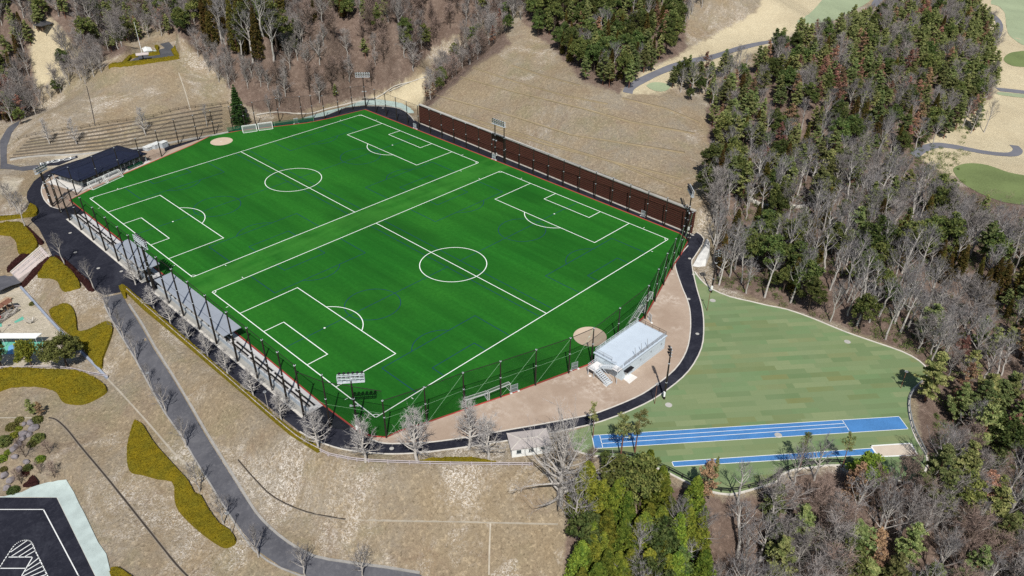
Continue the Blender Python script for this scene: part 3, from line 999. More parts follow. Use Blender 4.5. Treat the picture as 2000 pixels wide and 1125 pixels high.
# small road and bays upper left, lookout paving, golf paths and greens
sheet("upper_road", TP([(0, 330), (0, 275), (15, 250), (40, 235), (36, 244), (22, 262), (14, 285), (13, 305), (14, 320), (40, 326), (75, 322), (76, 330), (45, 334)]), M['road'], .07, False, 1.5)
sheet("parking_bays", [p[:2] for p in UP([(73, 313), (150, 298.5), (152, 308), (115, 323), (78, 325)])], M['asphalt'], .024)
mb = MB()
for i in range(3):
    a = np.array(U(79.5 + 22.3 * i, 322 - 4.3 * i))
    ex, ey = U(94, 319.5) - U(79.5, 322), U(78.5, 313.5) - U(79.5, 322)
    q = [a, a + ex, a + ex + ey, a + ey]
    for k in range(4):
        seg(mb, *q[k][:2], *q[(k + 1) % 4][:2], .42, .030)
    c0 = a + ex * .5 + ey * .5
    n = Vector((ey[0], ey[1])).normalized()
    u = Vector((ex[0], ex[1])).normalized()
    # the wheelchair mark: head, back, seat, leg and wheel
    def pt(s, t):
        return c0[0] + u.x * s + n.x * t, c0[1] + u.y * s + n.y * t
    for p0, p1 in (((-.15, 1.2), (-.1, -.1)), ((-.1, .45), (.6, .4)), ((-.1, -.1), (.6, -.15)), ((.6, -.15), (.95, -1.0))):
        seg(mb, *pt(*p0), *pt(*p1), .26, .034)
    mb.prism([(pt(-.15, 1.65)[0] + .28 * math.cos(k), pt(-.15, 1.65)[1] + .28 * math.sin(k)) for k in np.arange(10) * math.pi / 5], .0, .036)
    arc(mb, *pt(0, -.5), .75, math.atan2(n.y, n.x) + .9, math.atan2(n.y, n.x) + 5.2, .22, .032)
    for k in range(6):
        s0 = a + ex * 1.12 + ey * (.1 + .15 * k)
        s1 = s0 + ex * .5
        seg(mb, *s0[:2], *s1[:2], .18, .030)
tag(mb.build("parking_bay_markings", M['white']), kind="structure")
sheet("lookout_paving", TP([(252, 122), (272, 108), (300, 107), (312, 106), (311, 97), (322, 94), (312, 86), (330, 82), (344, 86), (343, 93), (336, 98), (341, 112), (300, 118)]), M['lookpave'], .06, False, 1.5)
def road_strip(name, px, wd, m, off=.08):
    P = TP(crom(px, 4, False))
    P = [np.array(q[:2]) for q in P]
    L_, R_ = [], []
    for i, p in enumerate(P):
        d = P[min(i + 1, len(P) - 1)] - P[max(i - 1, 0)]
        d = d / (np.hypot(*d) + 1e-9)
        n = np.array([-d[1], d[0]]) * wd / 2
        L_.append(p + n)
        R_.append(p - n)
    return sheet(name, L_ + R_[::-1], m, off, False, 2.0)
road_strip("cart_path", [(1226, 182), (1230, 172), (1250, 159), (1290, 140), (1340, 122), (1390, 112), (1440, 96), (1490, 84), (1540, 78)], 3.4, M['cart'])
road_strip("cart_path", [(1785, 305), (1800, 293), (1830, 284), (1870, 288), (1930, 299), (1975, 302), (1988, 294), (1980, 284)], 3.2, M['cart'])
road_strip("cart_path", [(1930, 24), (1945, 35), (1952, 48), (1950, 62), (1943, 75), (1932, 90), (1928, 105)], 3.4, M['cart'])
road_strip("cart_path", [(1708, 12), (1712, 4), (1722, -4), (1740, -14)], 3.4, M['cart'])
road_strip("cart_path", [(1948, 175), (1970, 177), (2005, 181)], 3.0, M['cart'])
sheet("fairway", TP(crom([(1557, 42), (1572, 34), (1590, 18), (1606, 0), (1625, -18), (1720, -25), (1700, 0), (1690, 8), (1650, 30), (1600, 52), (1575, 54)], 3)), M['green_fairway'], .08, False, 4)
sheet("fairway", TP(crom([(1935, 3), (1950, 12), (1962, 25), (1964, 40), (1968, 62), (1978, 75), (2010, 92), (2080, 95), (2080, -40), (1980, -40)], 3)), M['green_fairway'], .08, False, 4)
sheet("putting_green", TP(crom([(1960, 117), (1968, 106), (1985, 101), (2020, 100), (2060, 115), (2050, 132), (2000, 131), (1975, 128)], 3)), M['green_putting'], .08, False, 3)
sheet("putting_green", TP(crom([(1862, 335), (1870, 324), (1895, 319), (1930, 323), (1970, 337), (2020, 348), (2080, 380), (2040, 400), (1960, 395), (1890, 365)], 3)), M['green_putting'], .08, False, 3)
sheet("fairway", TP(crom([(1948, 180), (1975, 182), (2010, 186), (2010, 192), (1970, 188), (1950, 185)], 2)), M['green_fairway'], .08, False, 3)
sheet("fairway", TP(crom([(1262, 168), (1275, 161), (1295, 162), (1310, 168), (1300, 178), (1280, 178)], 2)), M['green_fairway'], .08, False, 2)

# car park bottom left with its sheeted bank
sheet("car_park", [p[:2] for p in UP(PARK_PX, -11)], M['asphalt'], -10.94)
mb = MB()
def pl(a, b, wd=.18, z=-10.92):
    p, q = U(*a, -11), U(*b, -11)
    seg(mb, p[0], p[1], q[0], q[1], wd, z)
pl((-20, 995.5), (85, 995.5))
pl((85, 995.5), (153, 1124))
pl((153, 1124), (190, 1195))
def bay(z=-10.92):
    out = crom([(0, 1108), (14, 1086), (28, 1066), (42, 1057), (56, 1056), (63, 1062), (70, 1078), (80, 1098), (92, 1123), (105, 1150)], 4, False)
    for a, b in zip(out[:-1], out[1:]):
        pl(a, b)
    pl((-22, 1140), (0, 1108))
    pl((18, 1088.5), (64, 1088.5))
    pl((2, 1110.5), (52, 1110.5))
    pl((64, 1088.5), (42, 1126))
    pl((42, 1126), (30, 1146))
    for a, b in (((22, 1078), (52, 1057)), ((24, 1086), (62, 1062)), ((36, 1088), (66, 1069)), ((48, 1088), (69, 1076)), ((56, 1106), (76, 1090)), ((50, 1116), (80, 1098)),
                 ((44, 1126), (84, 1106)), ((50, 1130), (88, 1114)), ((62, 1132), (92, 1122)), ((72, 1136), (97, 1132))):
        pl(a, b)
bay()
tag(mb.build("car_park_markings", M['white']), kind="structure")
bank_px = [(0, 973), (44, 962), (62, 953), (95, 943), (113, 940), (130, 938), (137, 950), (145, 963), (155, 985), (166, 1005), (180, 1035), (192, 1060), (208, 1083), (214, 1108), (222, 1150), (205, 1165),
           (186, 1124), (150, 1051), (112, 973), (50, 972)]
sheet("sheeted_bank", TP(bank_px), M['cyan'], .22, False, .9)
mb = MB()
mb.ribbon(gpts(UP([(-20, 971), (112, 971.5), (187, 1124), (215, 1180)], -11)), .25, .12)
tag(mb.build("car_park_kerb", M['kerb']), kind="structure")
# drains across the slopes: concrete channels with their shade painted as a dark strip, silted channels, and grassy berms on the bank
dm, dk, df, db, de = MB(), MB(), MB(), MB(), MB()
for px, w1, kind in (([(95, 816), (110, 820), (132, 840), (160, 875), (217, 943), (310, 1060), (345, 1103), (367, 1126)], .5, 0), ([(210, 740), (260, 793), (303, 842), (340, 885), (372, 915)], .4, 1),
           ([(465, 898), (500, 938), (537, 972), (600, 1000), (675, 1014)], .38, 0), ([(675, 1014), (780, 1017), (875, 1018), (1000, 1021), (1090, 1023)], .38, 1), ([(0, 816), (40, 816), (65, 816)], .3, 1),
           ([(958, 1022), (956, 1070), (955, 1123)], .3, 1), ([(169, 168), (178, 205), (186, 246)], .4, 0), ([(349, 142), (362, 180), (372, 215)], .35, 1),
           ([(845, 184), (1000, 226), (1115, 263), (1345, 300)], .8, 2), ([(860, 222), (1080, 286), (1340, 352)], .7, 2), ([(900, 150), (1000, 178), (1140, 212), (1230, 238), (1362, 262)], .8, 2),
           ([(1000, 128), (1060, 148), (1135, 168)], .6, 2), ([(1215, 192), (1300, 212), (1368, 240)], .6, 2), ([(925, 132), (1000, 158), (1100, 186), (1190, 204)], .6, 2), ([(830, 206), (1000, 256), (1200, 318), (1338, 372)], .6, 2)):
    P = gpts(TP(crom(px, 3, False) if kind != 2 else [tuple(np.array(a_) + (np.array(b_) - np.array(a_)) * u) for a_, b_ in zip(px[:-1], px[1:]) for u in np.arange(0, 1, .06)]))
    if kind != 2:
        P = gpts(densify(P, 2.0, False))
    if kind == 1:
        df.ribbon(P, w1, .05)
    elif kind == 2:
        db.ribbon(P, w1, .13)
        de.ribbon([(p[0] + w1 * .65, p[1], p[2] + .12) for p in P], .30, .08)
    else:
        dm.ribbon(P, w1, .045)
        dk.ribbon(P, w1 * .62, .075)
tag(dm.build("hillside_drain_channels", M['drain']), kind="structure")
tag(dk.build("hillside_drain_shade", M['drainshade']), kind="structure")
tag(df.build("silted_drain_channels", plain('silted_concrete', (.41, .37, .30), .3, .6, .95)), kind="structure")
tag(db.build("grassy_berms", plain('ochre_grass', (.36, .29, .18), .3, .4, .95)), kind="structure")
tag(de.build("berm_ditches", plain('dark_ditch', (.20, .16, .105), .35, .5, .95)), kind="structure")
mb = MB()
mb.ribbon(gpts(densify(TP(crom([(500, 224), (540, 218), (600, 222), (640, 212), (690, 200), (735, 190), (770, 168), (800, 160)], 3, False)), 2, False)), 1.0, .08)
mb.ribbon(gpts(densify(TP(crom([(760, 178), (800, 160), (840, 147), (865, 138)], 3, False)), 2, False)), .7, .08)
tag(mb.build("valley_ditch", M['kerb']), kind="structure")
# play area
def flatpoly(name, px, m, z, off):
    return sheet(name, [p[:2] for p in UP(px, z)], m, z + off)
flatpoly("green_rubber_surface", [(-10, 667), (88, 667), (82, 678), (75, 690), (-10, 693)], M['rubber_g'], -4.6, .03)
flatpoly("blue_rubber_surface", [(17, 676), (28, 672), (46, 675), (48, 685), (38, 692), (14, 692)], M['rubber_b'], -4.6, .045)
flatpoly("green_rubber_mat", [(27, 629), (44, 618), (48, 624), (30, 631)], M['rubber_g'], -4.6, .03)
flatpoly("green_rubber_mat", [(-6, 634), (3, 630), (4, 638), (-6, 640)], M['rubber_g'], -4.6, .03)
flatpoly("stair_landing", [(-10, 533), (20, 534), (42, 556), (22, 562), (0, 572), (-10, 574)], M['road'], -3.4, .6)

# ------------------------------------------------------------------ the timber wall
t = thing("retaining_wall", "long red brown timber retaining wall with a grey cap along the far path", "retaining wall", (wx(60), 60, 0))
mb = MB()
YA, YB, HW = 123.4, -2.9, 7.0
mb.add([(wx(YB), YB, -.3), (wx(YA), YA, -.3), (wx(YA) + .3, YA, HW), (wx(YB) + .3, YB, HW), (wx(YB) + .7, YB, -.3), (wx(YA) + .7, YA, -.3), (wx(YA) + .7, YA, HW), (wx(YB) + .7, YB, HW)],
       [(0, 3, 2, 1), (3, 7, 6, 2), (0, 4, 7, 3), (1, 2, 6, 5), (4, 5, 6, 7)])
mb.build("boards", M['wallwood'], t, (wx(60), 60, 0))
mb = MB()
mb.bar((wx(YA) + .55, YA, HW + .16), (wx(YB) + .55, YB, HW + .16), 1.0, .3)
mb.build("cap", M['concrete'], t, (wx(60), 60, 0))

# ------------------------------------------------------------------ net fences
def net_fence(label, pts, h, post_pts, group=None, r=.17, brace='dark', off=(0, 0), hs=None):
    L = (pts[0][0], pts[0][1], 0)
    t = thing("net_fence", label, "net fence", L, group)
    nb = MB()
    for a, b in zip(pts[:-1], pts[1:]):
        nb.add([(a[0], a[1], .1), (b[0], b[1], .1), (b[0], b[1], h - .1), (a[0], a[1], h - .1)], [(0, 1, 2, 3)])
    nb.build("net", M['net2' if brace == 'wire' else 'net'], t, L)
    hb = MB()
    for a, b in zip(pts[:-1], pts[1:]):
        hb.bar((a[0], a[1], h - .12), (b[0], b[1], h - .12), .05, .15 if h > 11 or brace == 'wire' else .06)
    hb.build("hem", M['dark'], t, L)
    for z in (h - .1, h * .52):
        cb = MB()
        for a, b in zip(pts[:-1], pts[1:]):
            cb.tube((a[0], a[1], z), (b[0], b[1], z), .045 if z > h * .6 else .02, n=4)
        cb.build("cable", M['black'] if z > h * .6 or brace != 'wire' else M['wire'], t, L)
    for i, p in enumerate(post_pts):
        hh = h if hs is None else hs[i]
        pb = MB()
        pb.tube((p[0], p[1], 0), (p[0], p[1], hh * .55), r * 1.15, r, 7)
        pb.tube((p[0], p[1], hh * .55), (p[0], p[1], hh), r * .95, r * .72, 7)
        po = pb.build("post", M['dark'], t, L)
        for zz in (.55, .985):
            cb = MB()
            cb.tube((p[0], p[1], hh * zz), (p[0], p[1], hh * zz + .12), r * 1.25, n=7)
            cb.build("clamp", M["silver"], po, L)
    if brace:
        for p, q in zip(post_pts[:-1], post_pts[1:]):
            bb = MB()
            bb.tube((p[0], p[1], .2), (q[0], q[1], h - .4), .028 if brace == 'wire' else .018, n=4)
            bb.build("brace_wire", M[brace], t, L)
    return t

def xy(L_):
    return [tuple(U(*p)[:2]) for p in L_]
ys = [10.6, 16.8, 22.7, 28.8, 37.2, 46.7, 55, 63, 71, 79, 86.8, 93.2, 100.8, 109.1, 117.7, 126.5, 135.2]
left_posts = [(-10.2, y) for y in ys]
net_fence("tall dark net fence along the kerb behind the white bleachers", left_posts, 13.8, left_posts, r=.21, brace=False)
net_fence("tall dark net fence closing the near corner by the floodlight", [(-10.2, 10.6), (-8.3, 4.1), (-2.1, -6.3)], 12.2, [(-8.3, 4.1)], hs=[14.0], brace='wire')
near = xy([(755, 855), (833.7, 828), (907, 799), (978, 776), (1045.7, 752.5), (1110.7, 729), (1155, 709)])
net_fence("dark net fence on the near edge of the turf beside the brown clay", near, 9.8, near, brace='wire')
right = [near[-1]] + xy([(1205, 668), (1260, 622.5), (1279, 589), (1296, 557), (1312.5, 527), (1328, 501), (1344.5, 473.5)])
net_fence("dark net fence on the right edge of the turf behind the pale blue deck", right, 9.7, right[1:], brace='wire')
wp = [(111.6 - .012 * k, 151.0 - 6.62 * k) for k in range(1, 24)]
net_fence("dark net fence running along the far path before the timber wall", [right[-1]] + wp[::-1] + [(111.4, 151.2)], 9.5, wp)
far = [(111.3, 151.3)] + xy([(689, 214.5), (662, 223.7), (634.5, 232.5), (612, 232), (591, 234), (546, 238), (500, 246)])
net_fence("dark net fence at the far corner below the wooded slope", far, 9.5, far[1:])
bld = [far[-1]] + xy([(480, 252), (456, 256), (420, 264), (387, 274), (350, 283), (316, 306), (277.5, 322), (237.5, 341), (195, 358.5), (150, 381), (115, 398), (101, 401)])
net_fence("dark net fence on the far left edge of the turf in front of the clubhouse", bld, 9.7, bld[1:-1])
net_fence("short net fence from the clubhouse yard to the bleachers", [bld[-1], (-10.2, 135.2)], 9.7, [((bld[-1][0] - 10.2) / 2, (bld[-1][1] + 135.2) / 2)], brace=False)
t = thing("windbreak_screen", "low green windbreak sheet at the foot of the far net fence", "windbreak", (90, 153, 0))
wb = MB()
ws = xy([(445, 258.5), (476, 254.5), (537, 247), (575, 242), (613, 237.6)])
for a, b in zip(ws[:-1], ws[1:]):
    wb.add([(a[0], a[1], .1), (b[0], b[1], .1), (b[0], b[1], 1.9), (a[0], a[1], 1.9)], [(0, 1, 2, 3)])
wb.build("sheet", M['greenscreen'], t, (90, 153, 0))
for a in ws:
    pb = MB()
    pb.tube((a[0], a[1], 0), (a[0], a[1], 2.0), .05, n=5)
    pb.build("post", M['wire'], t, (90, 153, 0))

# ------------------------------------------------------------------ floodlight masts
def mast(label, bases, h, face, width, rows=2, cols=6, rackh=1.6, box=True, group=None, rise=.6, name="floodlight_mast"):
    c = (sum(b[0] for b in bases) / len(bases), sum(b[1] for b in bases) / len(bases), 0)
    t = thing(name, label, "floodlight", c, group)
    f = Vector((math.cos(face), math.sin(face), 0))
    s = Vector((-f.y, f.x, 0))
    for b in bases:
        pb = MB()
        pb.tube((b[0], b[1], 0), (b[0], b[1], h * .45), .28, .24, 8)
        pb.tube((b[0], b[1], h * .45), (b[0], b[1], h), .22, .16, 8)
        po = pb.build("pole", M['dark'], t, c)
        for zz in (.33, .66):
            cb = MB()
            cb.tube((b[0] - c[0], b[1] - c[1], h * zz), (b[0] - c[0], b[1] - c[1], h * zz + .12), .3, n=7)
            cb.build("band", M['silver'], po)
    z0 = h - rackh * .2
    C0 = Vector((c[0], c[1], z0)) + f * .35
    rb = MB()
    for k in range(rows + 1):
        z = z0 + rackh * k / rows
        for d in (-.25, .25):
            rb.bar(C0 + s * -width / 2 + f * d + Vector((0, 0, z - z0)), C0 + s * width / 2 + f * d + Vector((0, 0, z - z0)), .14, .14)
    for i in range(cols + 1):
        q = C0 + s * (width * (i / cols - .5))
        rb.bar(q - f * .3, q + f * .3, .1, .1)
        rb.tube(q - f * .25, q - f * .25 + Vector((0, 0, rackh)), .05, n=4)
        rb.tube(q + f * .25, q + f * .25 + Vector((0, 0, rackh)), .05, n=4)
    for i in range(7):
        q = C0 - f * (.45 - .15 * i)
        rb.bar(q - s * width / 2, q + s * width / 2, .06, .05)
    rb.build("rack", M['silver'], t, c)
    for k in range(rows):
        for i in range(cols):
            q = C0 + s * (width * ((i + .5) / cols - .5)) + f * .45 + Vector((0, 0, rackh * (k + .9) / rows + .15))
            lb = MB()
            d = (f * .85 + Vector((0, 0, -.5))).normalized()
            lb.tube(q - d * .35, q, .12, .30, 8)
            lb.tube(q, q + d * .12, .32, .32, 8)
            lb.tube(q - d * .3 + Vector((0, 0, -.45)), q - d * .1, .05, n=4)
            fl = lb.build("floodlight", M['black'], t, c)
            gl = MB()
            gl.tube(q + d * .121 - Vector(c), q + d * .13 - Vector(c), .28, .28, 8)
            gl.build("lens", M['lamp'], fl)
    if box:
        b = bases[0]
        bb = MB()
        bb.box((b[0] - f.x * .45, b[1] - f.y * .45, 1.5), (.6, .5, .9), face)
        bb.build("control_box", M['white'], t, c)
        ab = MB()
        a0 = Vector((b[0], b[1], h * .52))
        ab.box(a0 + s * .1, (.16, 1.6, .12), face)
        ab.box(a0 + s * .7 + f * .1, (.35, .4, .3), face)
        ab.box(a0 - s * .7 + f * .1, (.35, .4, .3), face)
        ab.build("crossarm", M['silver'], t, c)
    return t
b0 = U(699, 842)
mast("tall floodlight mast at the near corner with six lamps in a row on top", [(b0[0], b0[1])], 12.9, R(50), 5.2)
mast("twin post floodlight between the two grey bleacher roofs", [(-9.4, 80.6), (-9.4, 84.6)], 12.2, R(0), 6.4, 3, 6, 2.0)
mast("twin post floodlight in the middle of the far path by the timber wall", [(111.9, 77.0), (111.9, 72.6)], 13.4, R(180), 6.0)
mast("floodlight mast at the far corner below the wooded slope", [(111.9, 151.6)], 13.2, R(225), 5.6)
mast("floodlight mast at the right end of the timber wall", [(112.4, -1.6)], 13.2, R(135), 5.4)
mast("floodlight mast beside the clubhouse with a pale blue lamp rack", [tuple(U(101, 401)[:2]), tuple(U(104, 404)[:2])], 12.0, R(-60), 4.4, 2, 5)
b0 = U(1297, 779)
b1 = U(1389, 571)
def pole_light(label, b, h, face):
    t = thing("pole_light", label, "pole light", (b[0], b[1], 0), "tall pole lights round the clay and the court")
    pb = MB()
    pb.tube((0, 0, 0), (0, 0, h * .5), .25, .2, 8)
    pb.tube((0, 0, h * .5), (0, 0, h), .19, .13, 8)
    po = pb.build("pole", M['dark'], t)
    for zz in (.33, .7):
        cb = MB()
        cb.tube((0, 0, h * zz), (0, 0, h * zz + .1), .26, n=7)
        cb.build("band", M['silver'], po)
    f = Vector((math.cos(face), math.sin(face), 0))
    s = Vector((-f.y, f.x, 0))
    rb = MB()
    for k in range(3):
        rb.bar(s * -.55 + Vector((0, 0, h - .2 - k * .75)), s * .75 + Vector((0, 0, h - .2 - k * .75)), .14, .14)
    rb.tube(s * .1 + Vector((0, 0, h - 1.9)), s * .1 + Vector((0, 0, h + .1)), .1, n=5)
    rb.build("bracket", M['silver'], t)
    for k in range(3):
        for i in (-1, 1):
            q = s * (i * .5) + f * .3 + Vector((0, 0, h - .1 - k * .75))
            d = (f * .8 + Vector((0, 0, -.6))).normalized()
            lb = MB()
            lb.tube(q - d * .3, q, .14, .30, 8)
            lb.tube(q, q + d * .12, .32, .32, 8)
            fl = lb.build("lamp_head", M['black'], t)
            gl = MB()
            gl.tube(q + d * .121, q + d * .13, .28, .28, 8)
            gl.build("lens", M['lamp'], fl)
    bb = MB()
    bb.box((-.35, -.1, 1.6), (.35, .5, 1.1), face)
    bb.build("control_box", M['white'], t)
pole_light("tall dark pole light with six lamp heads beside the black path near the deck", b0, 13.6, R(140))
pole_light("tall dark pole light with six lamp heads at the top tip of the green court", b1, 12.6, R(230))
def path_lamp(label, p, h, m='barkred'):
    t = thing("path_lamp", label, "lamp post", tuple(p), "slim path lamps with ring heads")
    pb = MB()
    pb.tube((0, 0, 0), (0, 0, h), .075, .06, 6)
    pb.build("pole", M[m], t)
    rb = MB()
    n = 10
    for k in range(n):
        a, b = 2 * math.pi * k / n, 2 * math.pi * (k + 1) / n
        rb.tube((.3 * math.cos(a), .3 * math.sin(a), h), (.3 * math.cos(b), .3 * math.sin(b), h), .07, n=5)
    rb.tube((-.3, 0, h), (.3, 0, h), .03, n=4)
    rb.build("lamp_ring", M['grey'], t)
path_lamp("slim brown path lamp beside the black path just left of the tall pole light", U(1278.5, 789), 5.4)
path_lamp("slim brown path lamp on the green court by its upper left edge", U(1381, 607), 6.2)
path_lamp("slim brown path lamp on the green court under the pine shadow at its right end", U(1759, 758), 4.6)
path_lamp("slim lamp post on the left verge halfway down the grey road", T(300, 767), 5.6, 'bark')
path_lamp("slim lamp post beside the grey road by the tip of the long yellow hedge", T(454, 1042), 5.6, 'bark')
path_lamp("slim lamp post on the black path under the bleachers with its lamp near the hedge", U(525, 803), 5.2, 'bark')

# ------------------------------------------------------------------ bleachers and roofs
def bleachers(label, y0, y1):
    t = thing("bleachers", label, "bleachers", (-8, (y0 + y1) / 2, 0), "white concrete bleachers along the turf")
    o = (-8, (y0 + y1) / 2, 0)
    mb = MB()
    ym, ly = (y0 + y1) / 2, y1 - y0
    mb.box((-10.35, ym, .07), (.7, ly, .14))
    mb.build("kerb_walk", M['kerb'], t, o)
    mb = MB()
    mb.box((-9.5, ym, .05), (1.0, ly, .09))
    mb.build("gravel_strip", M['concrete'], t, o)
    mb = MB()
    mb.box((-8.9, ym, .6), (.2, ly, 1.2))
    mb.build("back_wall", M['standwall'], t, o)
    for x0, x1, h in ((-8.8, -7.7, .9), (-7.7, -6.6, .48), (-6.6, -5.15, .08)):
        mb = MB()
        mb.box(((x0 + x1) / 2, ym, h / 2), (x1 - x0, ly, h))
        mb.build("terrace", M['stand'], t, o)
    for x, z in ((-8.15, 1.32), (-7.05, .92)):
        n = max(1, int(ly / 8))
        for k in range(n):
            a, b = y0 + ly * k / n + .5, y0 + ly * (k + 1) / n - .5
            mb = MB()
            mb.box((x, (a + b) / 2, z), (.40, b - a, .07))
            bo = mb.build("bench", M['dark'], t, o)
            lb = MB()
            for yy in np.linspace(a + .3, b - .3, 4):
                lb.box((x - o[0], yy - o[1], z - .2), (.3, .08, .4))
            lb.build("bench_leg", M['grey'], bo)
    mb = MB()
    for z in (1.75, 2.1):
        mb.tube((-8.9, y0, z), (-8.9, y1, z), .035, n=4)
    for yy in np.arange(y0, y1 + .1, 2.4):
        mb.tube((-8.9, yy, 1.15), (-8.9, yy, 2.1), .035, n=4)
    mb.build("guard_rail", M['dark'], t, o)
bleachers("stretch of white bleachers nearest the camera, right of the long grey roof", 10.9, 43.6)
bleachers("stretch of white bleachers under the long grey roof", 43.7, 79.6)
bleachers("short stretch of white bleachers in the gap and under the small grey roof", 85.4, 105.2)
bleachers("stretch of white bleachers at the far end towards the clubhouse", 105.3, 136.9)
def stand_roof(label, y0, y1):
    o = (-7, (y0 + y1) / 2, 0)
    t = thing("stand_roof", label, "roof", o, "flat grey roofs over the bleachers")
    mb = MB()
    n = int((y1 - y0) / 2.2)
    for k in range(n):
        a, b = y0 + (y1 - y0) * k / n, y0 + (y1 - y0) * (k + 1) / n
        mb.add([(-9.2, a, 3.05), (-4.9, a, 3.35), (-4.9, b - .03, 3.35), (-9.2, b - .03, 3.05), (-9.2, a, 2.9), (-4.9, a, 3.2), (-4.9, b - .03, 3.2), (-9.2, b - .03, 2.9)],
               [(0, 1, 2, 3), (7, 6, 5, 4), (0, 4, 5, 1), (1, 5, 6, 2), (2, 6, 7, 3), (3, 7, 4, 0)])
    mb.build("roof_sheet", M['roofgrey'], t, o)
    mb = MB()
    mb.box((-9.26, (y0 + y1) / 2, 2.97), (.1, y1 - y0 + .1, .26))
    mb.box((-4.84, (y0 + y1) / 2, 3.27), (.1, y1 - y0 + .1, .26))
    mb.build("fascia", M['silver'], t, o)
    for yy in np.linspace(y0 + .6, y1 - .6, max(3, int((y1 - y0) / 6))):
        mb = MB()
        mb.box((-8.6, yy, 1.5), (.16, .16, 2.8))
        mb.bar((-8.6, yy, 2.6), (-5.3, yy, 3.08), .12, .16)
        mb.build("column", M['dark'], t, o)
stand_roof("long flat grey roof over the middle bleachers", 44.2, 79.4)
stand_roof("shorter flat grey roof over the bleachers beside the twin floodlight", 85.8, 105.0)

# ------------------------------------------------------------------ clubhouse
c0, cA, cB = U(155, 355, 3.0), U(287, 300, 3.0), U(97, 336, 3.0)
ex = Vector((cA[0] - c0[0], cA[1] - c0[1], 0))
LX = ex.length
ex.normalize()
ey = Vector((-ex.y, ex.x, 0))
LY = (Vector((cB[0] - c0[0], cB[1] - c0[1], 0))).dot(ey)
ang = math.atan2(ex.y, ex.x)
t = thing("clubhouse", "low clubhouse with a dark navy hipped roof and glazed white walls", "building", (c0[0], c0[1], 0), rz=ang)
def lb():
    return MB()
mb = lb()
e, rz_, rg = 3.0, 4.3, 5.2
mb.add([(0, 0, e), (LX, 0, e), (LX, LY, e), (0, LY, e), (rg, LY / 2, rz_), (LX - rg, LY / 2, rz_)],
       [(0, 1, 5, 4), (1, 2, 5), (2, 3, 4, 5), (3, 0, 4), (3, 2, 1, 0)])
rf = mb.build("roof", M['navy'], t)
mb = lb()
for a, b in (((0, 0), (LX, 0)), ((LX, 0), (LX, LY)), ((LX, LY), (0, LY)), ((0, LY), (0, 0))):
    mb.bar((*a, e - .05), (*b, e - .05), .16, .26)
mb.build("gutter", M['black'], rf)
mb = lb()
for a, b in (((0, 0, e), (rg, LY / 2, rz_)), ((LX, 0, e), (LX - rg, LY / 2, rz_)), ((0, LY, e), (rg, LY / 2, rz_)), ((LX, LY, e), (LX - rg, LY / 2, rz_)), ((rg, LY / 2, rz_), (LX - rg, LY / 2, rz_))):
    mb.bar((a[0], a[1], a[2] + .04), (b[0], b[1], b[2] + .04), .18, .06)
mb.build("ridge_cap", M['navy'], rf)
mb = lb()
mb.box((LX / 2, LY / 2 + .3, 1.45), (LX - 3.4, LY - 3.6, 2.9))
mb.build("wall", M['white'], t)
for k in range(6):
    mb = lb()
    mb.box((1.66, 2.9 + k * (LY - 5.4) / 5.6, 1.5), (.08, 1.3, 2.1))
    mb.build("window", M['glass'], t)
for k in range(11):
    mb = lb()
    mb.box((3.0 + k * (LX - 5.6) / 10.2, 2.06, 1.4), (1.7, .08, 2.2))
    mb.build("window", M['glass'], t)
for k in range(6):
    for y in (.5, LY - .5):
        mb = lb()
        mb.box((.6 + (LX - 1.2) * k / 5, y, 1.45), (.18, .18, 2.9))
        mb.build("column", M['silver'], t)
mb = lb()
mb.box((LX / 2, .35, .09), (LX + .6, 1.6, .14))
mb.box((-.15, LY / 2, .075), (3.2, LY + .5, .12))
mb.build("porch_floor", M['pad'], t)
mb = lb()
mb.box((LX * .78, -.35, .85), (6.0, .06, 1.1))
mb.build("glass_screen", M['greenscreen'], t)

# lockers and tanks behind the far left corner
for i, (px, py, d) in enumerate(((292, 291, (3.6, 2.4, 1.1)), (306, 288, (3.2, 2.4, 1.5)), (320, 287, (2.6, 2.0, 1.9)))):
    p = U(px, py)
    t = thing("equipment_box", ["pale grey box nearest the clubhouse roof, lowest of three in a row", "pale grey box in the middle of the three behind the clubhouse", "pale grey box at the right end of the row, tallest of the three"][i],
              "storage box", tuple(p), "equipment boxes behind the clubhouse", R(17))
    mb = MB()
    mb.box((0, 0, d[2] / 2), d)
    mb.build("body", M['silver'], t)
    mb = MB()
    mb.box((0, 0, d[2] + .05), (d[0] + .2, d[1] + .2, .1))
    mb.build("lid", M['white'], t)
    mb = MB()
    for k in (-1, 0, 1):
        mb.box((k * d[0] * .28, -d[1] / 2 - .02, d[2] * .5), (.06, .05, d[2] * .8))
    mb.build("door_seam", M['grey'], t)

